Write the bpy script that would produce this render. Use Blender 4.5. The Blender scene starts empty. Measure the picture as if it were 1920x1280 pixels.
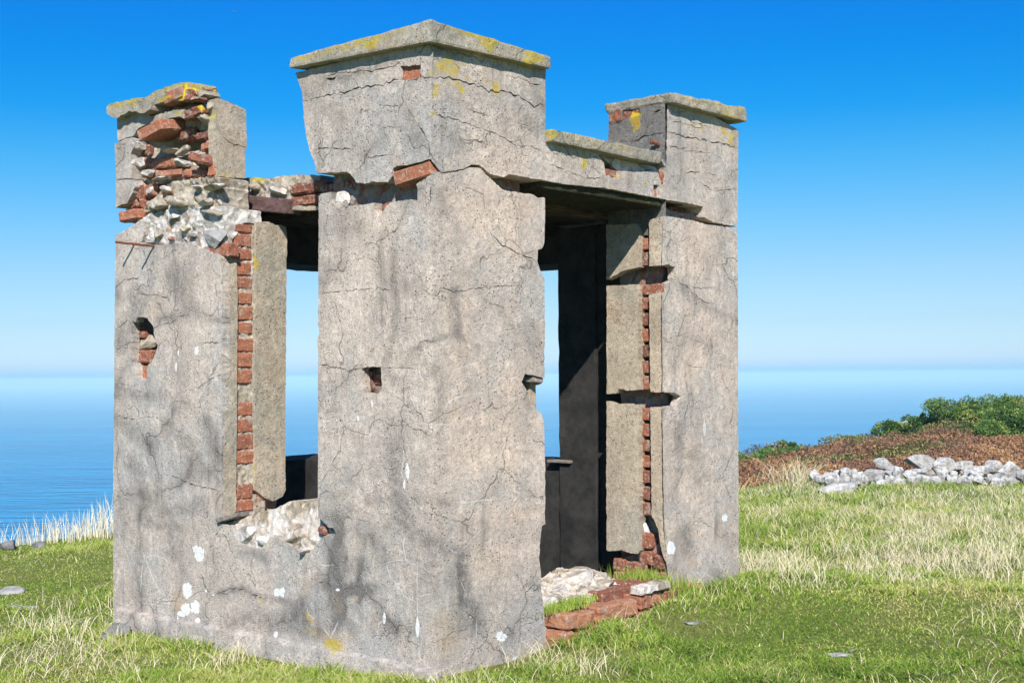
import bpy, bmesh, math, random
import numpy as np
from mathutils import Vector, Matrix, noise
from mathutils.geometry import delaunay_2d_cdt
random.seed(7); rng = np.random.default_rng(7)
sc = bpy.context.scene
C = sc.collection

# ------------------------------------------------------------------ camera
EYE = 1.453
F = 2500.0                       # focal length in photo pixels (photo is 1920 wide)
ROLL = math.radians(0.507)
cd = bpy.data.cameras.new('camera'); cam = bpy.data.objects.new('camera', cd); C.objects.link(cam)
cr, sr = math.cos(ROLL), math.sin(ROLL)
right = Vector((cr, 0, -sr)); up = Vector((sr, 0, cr)); fwd = Vector((0, 1, 0))
cam.matrix_world = Matrix(((right.x, up.x, -fwd.x, 0), (right.y, up.y, -fwd.y, 0), (right.z, up.z, -fwd.z, EYE), (0, 0, 0, 1)))
cd.sensor_width = 36; cd.lens = F / 1920 * 36; cd.shift_y = 64 / 1920
cd.clip_start = 0.1; cd.clip_end = 90000
sc.camera = cam

# ------------------------------------------------------------------ light
SUN_TO = Vector((0.056, -1.377, 1.02)).normalized()      # towards the sun
w = bpy.data.worlds.new('World'); sc.world = w; w.use_nodes = True
nt = w.node_tree; nt.nodes.clear()
sky = nt.nodes.new('ShaderNodeTexSky'); sky.sky_type = 'NISHITA'; sky.sun_disc = False
sky.sun_elevation = math.asin(SUN_TO.z)
sky.sun_rotation = math.atan2(SUN_TO.x, SUN_TO.y)
sky.altitude = 30; sky.air_density = 1.0; sky.dust_density = 0.6; sky.ozone_density = 2.5
bg = nt.nodes.new('ShaderNodeBackground'); bg.inputs['Strength'].default_value = 0.13
wo = nt.nodes.new('ShaderNodeOutputWorld')
tcw = nt.nodes.new('ShaderNodeTexCoord'); sep = nt.nodes.new('ShaderNodeSeparateXYZ'); nt.links.new(tcw.outputs['Generated'], sep.inputs[0])
mr = nt.nodes.new('ShaderNodeMapRange'); mr.inputs['From Min'].default_value = 0; mr.inputs['From Max'].default_value = .30; nt.links.new(sep.outputs['Z'], mr.inputs['Value'])
cr_n = nt.nodes.new('ShaderNodeValToRGB'); nt.links.new(mr.outputs[0], cr_n.inputs[0])
SKY_TINT = [(0.0081, (0.3066, 0.5661, 1.0524)), (0.021, (0.3958, 0.5989, 1.0251)), (0.039, (0.4447, 0.6066, 0.9689)), (0.0751, (0.4148, 0.5672, 0.8404)), (0.1266, (0.3739, 0.5053, 0.7284)), (0.2555, (0.3212, 0.4674, 0.626)), (0.3843, (0.2172, 0.4527, 0.6204)), (0.5131, (0.1104, 0.4295, 0.6285)), (0.6419, (0.0264, 0.3804, 0.6534)), (0.7708, (0.0121, 0.3517, 0.6847)), (0.8957, (0.0141, 0.3282, 0.721))]
el = cr_n.color_ramp.elements
while len(el) < len(SKY_TINT): el.new(.5)
for i, (p, c) in enumerate(SKY_TINT): el[i].position = p; el[i].color = (*c, 1)
mxs = nt.nodes.new('ShaderNodeMix'); mxs.data_type = 'RGBA'; mxs.blend_type = 'MULTIPLY'; mxs.inputs[0].default_value = 1
nt.links.new(sky.outputs[0], mxs.inputs[6]); nt.links.new(cr_n.outputs[0], mxs.inputs[7]); nt.links.new(mxs.outputs[2], bg.inputs['Color']); nt.links.new(bg.outputs[0], wo.inputs[0])
sl = bpy.data.lights.new('sun', 'SUN'); sl.energy = 4.6; sl.angle = math.radians(0.5); sl.color = (1.0, 0.94, 0.86)
so = bpy.data.objects.new('sun', sl); C.objects.link(so)
so.rotation_euler = (-SUN_TO).to_track_quat('-Z', 'Y').to_euler(); so.location = (0, -10, 20)
sc.view_settings.view_transform = 'Standard'; sc.view_settings.look = 'None'
sc.view_settings.exposure = 0.65; sc.view_settings.gamma = 1.0
sc.render.engine = 'CYCLES'
sc.cycles.max_bounces = 6

# ------------------------------------------------------------------ coordinate helpers
D0 = 6.5
A = math.atan2(.752, .659)                     # direction of the building's X axis in the world
ax = Vector((math.cos(A), math.sin(A), 0)); ay = Vector((-math.sin(A), math.cos(A), 0))
ORG = Vector((-.0592 * D0, D0, 0))             # near corner at base level
def ray(px, py):
    u = (px - 960) / F; v = -(py - 704) / F
    return right * u + up * v + fwd
def loc_ray(px, py):
    o = Vector((0, 0, EYE)) - ORG; d = ray(px, py)
    return Vector((o.dot(ax), o.dot(ay), o.z)), Vector((d.dot(ax), d.dot(ay), d.z))
def on(px, py, axis, val):
    """photo pixel -> building coordinates on the plane axis = val"""
    o, d = loc_ray(px, py); t = (val - o[axis]) / d[axis]
    return o + d * t
def to_px(P):
    """building coordinates (n,3) -> photo pixels (n,2)"""
    P = np.asarray(P, float)
    W = np.outer(P[:, 0], ax) + np.outer(P[:, 1], ay) + np.outer(P[:, 2], (0, 0, 1)) + np.array(ORG) - np.array((0, 0, EYE))
    u = W @ np.array(right) / W[:, 1]; v = W @ np.array(up) / W[:, 1]
    return np.stack([960 + u * F, 704 - v * F], 1)
def wpx(px, d, dz=0):
    """world x for a photo column at distance d"""
    return (px - 960) / F * d

# ------------------------------------------------------------------ object helpers
def mesh_obj(name, verts, faces, mat, parent=None, attrs=None, smooth=False):
    me = bpy.data.meshes.new(name)
    me.from_pydata([tuple(v) for v in verts], [], [tuple(f) for f in faces])
    me.update()
    if smooth is True: me.polygons.foreach_set('use_smooth', [True] * len(me.polygons))
    elif smooth is not False: me.polygons.foreach_set('use_smooth', list(smooth))
    for k, a in (attrs or {}).items():
        at = me.attributes.new(k, 'FLOAT', 'POINT'); at.data.foreach_set('value', np.asarray(a, np.float32))
    me.materials.append(mat)
    o = bpy.data.objects.new(name, me); C.objects.link(o); o.parent = parent
    return o
def tag(o, label=None, cat=None, group=None, kind=None):
    if label: o['label'] = label
    if cat: o['category'] = cat
    if group: o['group'] = group
    if kind: o['kind'] = kind
    return o

# ------------------------------------------------------------------ materials
class NB:
    def __init__(s, name):
        s.m = bpy.data.materials.new(name); s.m.use_nodes = True; s.nt = s.m.node_tree; s.nt.nodes.clear()
        s.out = s.nt.nodes.new('ShaderNodeOutputMaterial'); s.tc = s.nt.nodes.new('ShaderNodeTexCoord')
    def n(s, t, **kw):
        nd = s.nt.nodes.new(t)
        for k, v in kw.items():
            if k.startswith('_'): setattr(nd, k[1:], v)
            else:
                key = k.replace('__', ' ')
                nd.inputs[int(key[1:]) if key[0] == 'i' and key[1:].isdigit() else key].default_value = v
        return nd
    def l(s, a, b): s.nt.links.new(a, b)
    def noise(s, scale, detail=4, rough=.55, vec=None, dist=0.0):
        nd = s.n('ShaderNodeTexNoise', Scale=scale, Detail=detail, Roughness=rough, Distortion=dist)
        s.l(vec or s.tc.outputs['Object'], nd.inputs['Vector']); return nd.outputs['Fac']
    def vor(s, scale, feature='F1', vec=None, rand=1.0):
        nd = s.n('ShaderNodeTexVoronoi', _feature=feature, Scale=scale, Randomness=rand)
        s.l(vec or s.tc.outputs['Object'], nd.inputs['Vector']); return nd
    def ramp(s, fac, stops, interp='LINEAR'):
        nd = s.n('ShaderNodeValToRGB'); nd.color_ramp.interpolation = interp
        e = nd.color_ramp.elements
        while len(e) < len(stops): e.new(.5)
        for i, (p, c) in enumerate(stops):
            e[i].position = p; e[i].color = (c, c, c, 1) if not isinstance(c, tuple) else (*c, 1)
        s.l(fac, nd.inputs[0]); return nd.outputs[0]
    def mix(s, fac, a, b, mode='MIX'):
        nd = s.n('ShaderNodeMix', _data_type='RGBA', _blend_type=mode)
        for sock, v in ((nd.inputs[0], fac), (nd.inputs[6], a), (nd.inputs[7], b)):
            if hasattr(v, 'is_output'): s.l(v, sock)
            elif isinstance(v, tuple): sock.default_value = (*v, 1)
            else: sock.default_value = v
        return nd.outputs[2]
    def math(s, op, a, b=0.0, c=None):
        nd = s.n('ShaderNodeMath', _operation=op)
        for i, v in enumerate((a, b) if c is None else (a, b, c)):
            if hasattr(v, 'is_output'): s.l(v, nd.inputs[i])
            else: nd.inputs[i].default_value = v
        return nd.outputs[0]
    def attr(s, name):
        return s.n('ShaderNodeAttribute', _attribute_name=name).outputs['Fac']
    def warp(s, scale, amt, src=None):
        nd = s.n('ShaderNodeTexNoise', Scale=scale, Detail=3.0)
        s.l(src or s.tc.outputs['Object'], nd.inputs['Vector'])
        v = s.n('ShaderNodeVectorMath', _operation='MULTIPLY_ADD')
        s.l(nd.outputs['Color'], v.inputs[0]); v.inputs[1].default_value = (amt,) * 3
        s.l(src or s.tc.outputs['Object'], v.inputs[2]); return v.outputs[0]
    def bump(s, h, strength=.5, dist=.01, prev=None):
        nd = s.n('ShaderNodeBump', Strength=strength, Distance=dist)
        s.l(h, nd.inputs['Height'])
        if prev: s.l(prev, nd.inputs['Normal'])
        return nd.outputs[0]
    def finish(s, col, rough=.9, normal=None, spec=.2, **kw):
        p = s.n('ShaderNodeBsdfPrincipled', Roughness=rough)
        p.inputs['Specular IOR Level'].default_value = spec
        if isinstance(col, tuple): p.inputs['Base Color'].default_value = (*col, 1)
        else: s.l(col, p.inputs['Base Color'])
        if normal: s.l(normal, p.inputs['Normal'])
        s.l(p.outputs[0], s.out.inputs[0]); s.p = p; return s.m

def concrete(name, light=(.62, .54, .465), mid=(.465, .408, .36), dark=(.15, .14, .13), veins=.9, coarse=1.0, lich=(.55, .36, .03), hairs=.55):
    b = NB(name)
    col = b.mix(b.ramp(b.noise(2.6, 6, .65), [(.38, 0.0), (.60, 1.0)]), mid, light)
    # cooler cement clouds, paler scoured patches, buff patches
    col = b.mix(b.ramp(b.noise(1.3, 6, .7, b.warp(3, .2)), [(.47, 0.0), (.58, .75)]), col, tuple(.80 * x_ * y_ for x_, y_ in zip(light, (.86, .98, 1.10))))
    col = b.mix(b.ramp(b.noise(7, 7, .78), [(.52, 0.0), (.62, .6)]), col, tuple(min(.8, 1.28 * x_) for x_ in light))
    col = b.mix(b.ramp(b.noise(3.7, 5, .7), [(.56, 0.0), (.68, .45)]), col, tuple(x_ * y_ for x_, y_ in zip(mid, (1.15, .98, .86))))
    col = b.mix(b.ramp(b.noise(30, 7, .85), [(.40, .62), (.55, 0.0)]), col, tuple(.55 * x_ for x_ in mid))
    col = b.mix(b.attr('buff'), col, b.mix(1.0, col, (1.28, 1.19, 1.11), 'MULTIPLY'))
    # one network: hairline crazing with dirt gathered along it
    wv = b.warp(3.4, .34)
    ve = b.vor(2.1, 'DISTANCE_TO_EDGE', b.warp(9, .05, wv))
    gate = b.ramp(b.noise(1.5, 4, .6), [(.42, 0.0), (.60, 1.0)])
    band = b.ramp(ve.outputs['Distance'], [(0.0, 1.0), (.05, .55), (.16, 0.0)])
    blot = b.ramp(b.noise(15, 8, .82), [(.36, .1), (.60, 1.0)])
    v = b.math('MULTIPLY', b.math('MULTIPLY', band, gate), blot)
    v = b.math('MULTIPLY', b.math('MULTIPLY', v, veins), b.math('SUBTRACT', 1.0, b.math('MULTIPLY', b.attr('buff'), .6)))
    st = b.math('MULTIPLY', b.attr('stain'), b.ramp(b.noise(13, 8, .82), [(.34, .15), (.58, 1.0)]))
    # rain streaks
    ms = b.n('ShaderNodeMapping'); b.l(b.tc.outputs['Object'], ms.inputs[0]); ms.inputs['Scale'].default_value = (9, 9, .8)
    rs = b.math('MULTIPLY', b.ramp(b.noise(1.0, 6, .7, ms.outputs[0]), [(.52, 0.0), (.68, .55)]), b.ramp(b.noise(1.9, 3, .6), [(.45, 0.0), (.6, 1.0)]))
    v = b.math('MINIMUM', b.math('ADD', b.math('ADD', v, st), rs), .88)
    col = b.mix(v, col, dark)
    hair = b.math('MULTIPLY', b.ramp(ve.outputs['Distance'], [(.0035, 1.0), (.008, 0.0)]), b.ramp(b.noise(2.7, 3, .6), [(.46, 0.0), (.54, .85)]))
    v2 = b.vor(5.2, 'DISTANCE_TO_EDGE', b.warp(8, .09))
    hair2 = b.math('MULTIPLY', b.ramp(v2.outputs['Distance'], [(.004, .8), (.012, 0.0)]), b.ramp(b.noise(2.1, 3, .6), [(.57, 0.0), (.63, .8)]))
    hair = b.math('MULTIPLY', b.math('MAXIMUM', hair, hair2), hairs)
    col = b.mix(hair, col, (.07, .062, .055))
    # aggregate speckle
    sp = b.noise(150, 4, .85)
    col = b.mix(.75, col, b.ramp(sp, [(.34, .25), (.5, .5), (.66, .76)]), 'OVERLAY')
    wf = b.vor(85, 'F1')
    fl = b.ramp(wf.outputs['Distance'], [(.14, 1.0), (.24, 0.0)])
    keep = b.ramp(b.noise(23, 2, .5), [(.54, 0.0), (.60, .8)])
    col = b.mix(b.math('MULTIPLY', fl, keep), col, tuple(min(.85, 1.45 * x_) for x_ in light))
    # pits
    mp = b.n('ShaderNodeMapping'); b.l(b.tc.outputs['Object'], mp.inputs[0]); mp.inputs['Scale'].default_value = (1, 1, 1.9)
    mp.inputs['Rotation'].default_value = (.4, .4, .3)
    pv = b.vor(36, 'F1', mp.outputs[0])
    pit = b.math('MULTIPLY', b.ramp(pv.outputs['Distance'], [(.12, 1.0), (.20, 0.0)]), b.ramp(b.noise(4.5, 3, .6), [(.45, 0.0), (.54, 1.0)]))
    col = b.mix(b.math('MULTIPLY', pit, .85), col, (.05, .045, .04))
    # rust-pink and ochre washes painted from masks
    col = b.mix(b.math('MULTIPLY', b.attr('warm'), b.ramp(b.noise(8, 6, .75), [(.36, .1), (.64, .85)])), col, (.50, .36, .21))
    # lichen: crisp, grainy
    ln = b.noise(34, 9, .9)
    lv = b.ramp(b.math('ADD', b.attr('lichen'), b.math('MULTIPLY', b.math('SUBTRACT', ln, .5), 4.5)), [(.42, 0.0), (.62, 1.0)])
    lc = b.mix(b.ramp(b.noise(22, 4, .7), [(.4, 0.0), (.6, 1.0)]), lich, (.50, .45, .10))
    col = b.mix(b.math('MULTIPLY', lv, .85), col, lc)
    # droppings and lime runs (masked faces), broken up by the surface grain
    wk = b.math('MULTIPLY', b.attr('white'), b.ramp(b.noise(55, 6, .8), [(.30, .55), (.46, 1.0)]))
    col = b.mix(wk, col, (.80, .80, .78))
    h = b.math('ADD', b.math('MULTIPLY', b.noise(60, 7, .8), .7), b.math('MULTIPLY', sp, .5))
    h = b.math('SUBTRACT', h, b.math('MULTIPLY', pit, .9))
    h = b.math('SUBTRACT', h, b.math('MULTIPLY', hair, .8))
    n1 = b.bump(h, .9, .013 * coarse)
    n2 = b.bump(b.noise(7, 6, .65), .5, .03 * coarse, n1)
    return b.finish(col, .93, n2, .15)

M = {}
M['concrete'] = concrete('weathered_concrete')
M['tan'] = concrete('tan_render', (.58, .49, .375), (.47, .395, .30), (.24, .20, .15), .35, 1.3, hairs=.12)
M['darkgrey'] = concrete('dark_concrete', (.30, .28, .25), (.20, .19, .17), (.09, .09, .085), .5, 2.4, (.62, .36, .01))  # darker grey concrete for the turret side and rear parapet beam
M['coping'] = concrete('coping_concrete', (.54, .48, .375), (.41, .37, .295), (.16, .15, .125), .5, 1.6)
M['under'] = concrete('olive_soffit', (.09, .08, .042), (.05, .048, .026), (.012, .013, .009), .8, 2.0)  # very dark olive tones for the undersides of beam and roof

def brick_mat():
    b = NB('red_brick')
    tint = b.attr('tint')
    col = b.ramp(tint, [(0.0, (.12, .055, .04)), (.35, (.25, .09, .055)), (.7, (.42, .15, .08)), (1.0, (.50, .25, .13))])
    col = b.mix(b.ramp(b.noise(30, 5, .7), [(.35, .0), (.75, .6)]), col, (.20, .09, .06))
    col = b.mix(b.ramp(b.noise(60, 5, .8), [(.54, .0), (.62, .8)]), col, (.50, .45, .39))
    col = b.mix(b.ramp(b.noise(11, 5, .7), [(.56, .0), (.64, .7)]), col, (.38, .33, .28))
    col = b.mix(.5, col, b.ramp(b.noise(200, 3, .8), [(.3, .3), (.7, .7)]), 'OVERLAY')
    ln = b.noise(26, 6, .8)
    lv = b.ramp(b.math('ADD', b.attr('lichen'), b.math('MULTIPLY', b.math('SUBTRACT', ln, .5), 1.5)), [(.5, 0.0), (.6, 1.0)])
    col = b.mix(lv, col, (.58, .40, .04))
    n = b.bump(b.noise(90, 6, .8), .8, .012)
    n = b.bump(b.noise(18, 4, .6), .5, .02, n)
    return b.finish(col, .92, n, .15)
M['brick'] = brick_mat()

def rubble_mat(name, c1, c2, c3, spot=(.42, .24, .11)):
    b = NB(name)
    v1 = b.vor(24, 'F1', b.warp(9, .05))
    sep = b.n('ShaderNodeSeparateColor'); b.l(v1.outputs['Color'], sep.inputs[0])
    col = b.ramp(sep.outputs[0], [(0.0, c1), (.45, c2), (.8, c3)])
    col = b.mix(b.ramp(b.noise(5, 4, .6), [(.45, 0.0), (.62, 1.0)]), col, c1)
    col = b.mix(b.ramp(b.noise(6.5, 4, .6), [(.62, 0.0), (.7, .8)]), col, spot)
    col = b.mix(.55, col, b.ramp(b.noise(120, 4, .8), [(.3, .3), (.7, .7)]), 'OVERLAY')
    ln = b.noise(30, 6, .8)
    lv = b.ramp(b.math('ADD', b.attr('lichen'), b.math('MULTIPLY', b.math('SUBTRACT', ln, .5), 1.5)), [(.5, 0.0), (.6, 1.0)])
    col = b.mix(b.math('MULTIPLY', lv, .9), col, (.50, .38, .06))
    n = b.bump(b.noise(60, 8, .8), .85, .018)
    n = b.bump(v1.outputs['Distance'], .7, .02, n)
    return b.finish(col, .95, n, .1)
M['rubble_white'] = rubble_mat('lime_mortar_rubble', (.70, .67, .63), (.52, .48, .44), (.30, .26, .22))
M['rubble_grey'] = rubble_mat('broken_concrete', (.46, .40, .31), (.34, .29, .23), (.58, .53, .45), (.24, .17, .11))
M['mortar'] = rubble_mat('core_mortar', (.34, .32, .29), (.26, .25, .23), (.30, .17, .12), (.24, .12, .08))
M['rubble_tan'] = rubble_mat('tan_stone_rubble', (.68, .63, .57), (.52, .43, .33), (.32, .27, .20), (.52, .36, .17))

def simple(name, c1, c2, scale=20, rough=.9, bumpd=.01, spec=.2, metal=0, stretch=None):
    b = NB(name); vec = None
    if stretch:
        mp = b.n('ShaderNodeMapping'); b.l(b.tc.outputs['Object'], mp.inputs[0]); mp.inputs['Scale'].default_value = stretch; vec = mp.outputs[0]
    f = b.noise(scale, 5, .7, vec)
    col = b.mix(b.ramp(f, [(.35, 0.0), (.65, 1.0)]), c1, c2)
    m = b.finish(col, rough, b.bump(b.noise(scale * 2, 5, .7, vec), .7, bumpd), spec)
    b.p.inputs['Metallic'].default_value = metal; return m
M['timber'] = simple('old_timber', (.085, .05, .05), (.17, .105, .095), 14, .8, .012, stretch=(6, 1.0, 8))
M['driftwood'] = simple('grey_driftwood', (.14, .12, .10), (.30, .27, .24), 20, .9, .012, stretch=(3, 1, 9))
M['rust'] = simple('rusty_iron', (.13, .045, .03), (.24, .09, .05), 60, .85, .003)
M['white'] = simple('white_paint', (.72, .72, .71), (.80, .80, .79), 40, .9, .002)
M['dirtwhite'] = simple('lime_streak', (.47, .46, .45), (.60, .59, .58), 60, .9, .002)
M['board'] = simple('ceiling_boards', (.018, .014, .010), (.13, .09, .05), 7, .9, .01, stretch=(1, 9, 9))  # brown boards, darkened in colour to stand in for shade under the roof
M['inner'] = simple('shade_toned_inner_render', (.014, .014, .014), (.042, .040, .038), 6, .95, .01)  # inner walls and floor near black: the room's shade is put into the colour

def stone_mat():
    b = NB('quartzite')
    oi = b.n('ShaderNodeObjectInfo')
    col = b.mix(b.ramp(b.noise(4, 6, .7), [(.35, 0.0), (.62, 1.0)]), (.74, .72, .68), (.50, .49, .47))
    col = b.mix(b.ramp(b.noise(9, 5, .7), [(.55, 0.0), (.66, .8)]), col, (.22, .22, .21))
    col = b.mix(b.ramp(b.noise(3, 4, .6), [(.58, 0.0), (.7, .8)]), col, (.48, .34, .18))
    col = b.mix(b.ramp(oi.outputs['Random'], [(0.0, .0), (.6, .25), (1.0, .75)]), col, (.36, .35, .33))
    col = b.mix(b.ramp(b.noise(22, 7, .85), [(.50, 0.0), (.60, .8)]), col, (.20, .20, .19))
    n = b.bump(b.noise(25, 6, .75), .9, .04)
    return b.finish(col, .9, n, .2)
M['stone'] = stone_mat()
M['darkrock'] = simple('dark_rock', (.10, .10, .10), (.22, .21, .20), 9, .9, .02)
M['greystone'] = simple('grey_bedrock', (.20, .20, .20), (.40, .39, .37), 9, .9, .02)

def ground_mat():
    b = NB('turf_soil')
    col = b.mix(b.ramp(b.noise(.9, 5, .6), [(.4, 0.0), (.6, 1.0)]), (.26, .34, .07), (.40, .38, .13))
    col = b.mix(b.ramp(b.noise(18, 6, .8), [(.4, .0), (.7, .7)]), col, (.15, .21, .045))
    col = b.mix(b.ramp(b.noise(3.3, 5, .6), [(.64, .0), (.72, .7)]), col, (.26, .20, .12))
    col = b.mix(.8, col, b.ramp(b.noise(130, 5, .85), [(.34, .2), (.66, .8)]), 'OVERLAY')
    return b.finish(col, 1.0, b.bump(b.noise(90, 7, .85), 1.0, .04), .05)
M['ground'] = ground_mat()

def leaf_mat(name, ramp_stops, transl=.25):
    b = NB(name)
    col = b.ramp(b.attr('tint'), ramp_stops)
    d = b.n('ShaderNodeBsdfDiffuse'); t = b.n('ShaderNodeBsdfTranslucent'); mx = b.n('ShaderNodeMixShader'); mx.inputs[0].default_value = transl
    b.l(col, d.inputs[0]); b.l(col, t.inputs[0]); b.l(d.outputs[0], mx.inputs[1]); b.l(t.outputs[0], mx.inputs[2]); b.l(mx.outputs[0], b.out.inputs[0])
    return b.m
M['grass'] = leaf_mat('grass_blades', [(0.0, (.13, .22, .035)), (.35, (.27, .40, .06)), (.6, (.43, .49, .11)), (.85, (.56, .49, .20)), (1.0, (.74, .64, .40))])
M['straw'] = leaf_mat('dry_grass', [(0.0, (.40, .40, .15)), (.35, (.66, .58, .34)), (1.0, (.88, .80, .62))])
M['heather'] = leaf_mat('heather_bracken', [(0.0, (.06, .10, .03)), (.2, (.14, .085, .07)), (.45, (.27, .15, .10)), (.7, (.40, .21, .10)), (.88, (.52, .33, .17)), (1.0, (.20, .26, .08))], .15)
M['gorse'] = leaf_mat('gorse_foliage', [(0.0, (.03, .07, .025)), (.4, (.08, .16, .04)), (.75, (.18, .27, .07)), (1.0, (.34, .36, .10))], .15)

def sea_mat():
    b = NB('sea_water')
    mp = b.n('ShaderNodeMapping'); b.l(b.tc.outputs['Object'], mp.inputs[0]); mp.inputs['Scale'].default_value = (.33, 1.0, 1); mp.inputs['Rotation'].default_value = (0, 0, .08)
    h = b.math('ADD', b.noise(.13, 3, .6, mp.outputs[0]), b.math('MULTIPLY', b.noise(.018, 4, .6, mp.outputs[0]), 1.5))
    streak = b.ramp(b.noise(.004, 5, .65, mp.outputs[0]), [(.35, 0.0), (.65, 1.0)])
    col = b.mix(streak, (.001, .20, .43), (.002, .26, .50))
    n = b.bump(h, 1.0, 7.0)
    d = b.n('ShaderNodeBsdfDiffuse'); g = b.n('ShaderNodeBsdfGlossy', Roughness=.2); fr = b.n('ShaderNodeFresnel', IOR=1.33); mx = b.n('ShaderNodeMixShader')
    b.l(col, d.inputs[0]); b.l(n, d.inputs['Normal']); b.l(n, g.inputs['Normal']); b.l(n, fr.inputs['Normal'])
    b.l(b.math('MULTIPLY', fr.outputs[0], .28), mx.inputs[0]); b.l(d.outputs[0], mx.inputs[1]); b.l(g.outputs[0], mx.inputs[2]); b.l(mx.outputs[0], b.out.inputs[0])
    return b.m
M['sea'] = sea_mat()

# ------------------------------------------------------------------ rock / brick / slab builders
def pip(P, poly):
    """points (n,2) inside polygon"""
    P = np.asarray(P); x, y = P[:, 0], P[:, 1]; r = np.zeros(len(P), bool); n = len(poly)
    for i in range(n):
        x1, y1 = poly[i]; x2, y2 = poly[(i + 1) % n]
        if y1 == y2: continue
        c = ((y1 > y) != (y2 > y)) & (x < (x2 - x1) * (y - y1) / (y2 - y1) + x1); r ^= c
    return r
def seg_dist(P, pts):
    d = np.full(len(P), 1e9)
    if len(pts) == 1: return np.hypot(P[:, 0] - pts[0][0], P[:, 1] - pts[0][1])
    for (x1, y1), (x2, y2) in zip(pts[:-1], pts[1:]):
        vx, vy = x2 - x1, y2 - y1; L = vx * vx + vy * vy + 1e-9
        t = np.clip(((P[:, 0] - x1) * vx + (P[:, 1] - y1) * vy) / L, 0, 1)
        d = np.minimum(d, np.hypot(P[:, 0] - x1 - t * vx, P[:, 1] - y1 - t * vy))
    return d
def vn(x, y, z=0.0): return noise.noise(Vector((x, y, z)))

STAIN, LICHEN, WARM, BUFF = [], [], [], []      # (points in photo pixels, radius, strength)
def masks(P3):
    px = to_px(P3); out = {}
    for k, L in (('stain', STAIN), ('lichen', LICHEN), ('warm', WARM), ('buff', BUFF)):
        a = np.zeros(len(px))
        for pts, r, s in L:
            d = seg_dist(px, pts) / r
            a = np.maximum(a, s * np.clip(1.25 - d * .75 - .1 * d * d, 0, 1))
        out[k] = a
    return out

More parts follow.
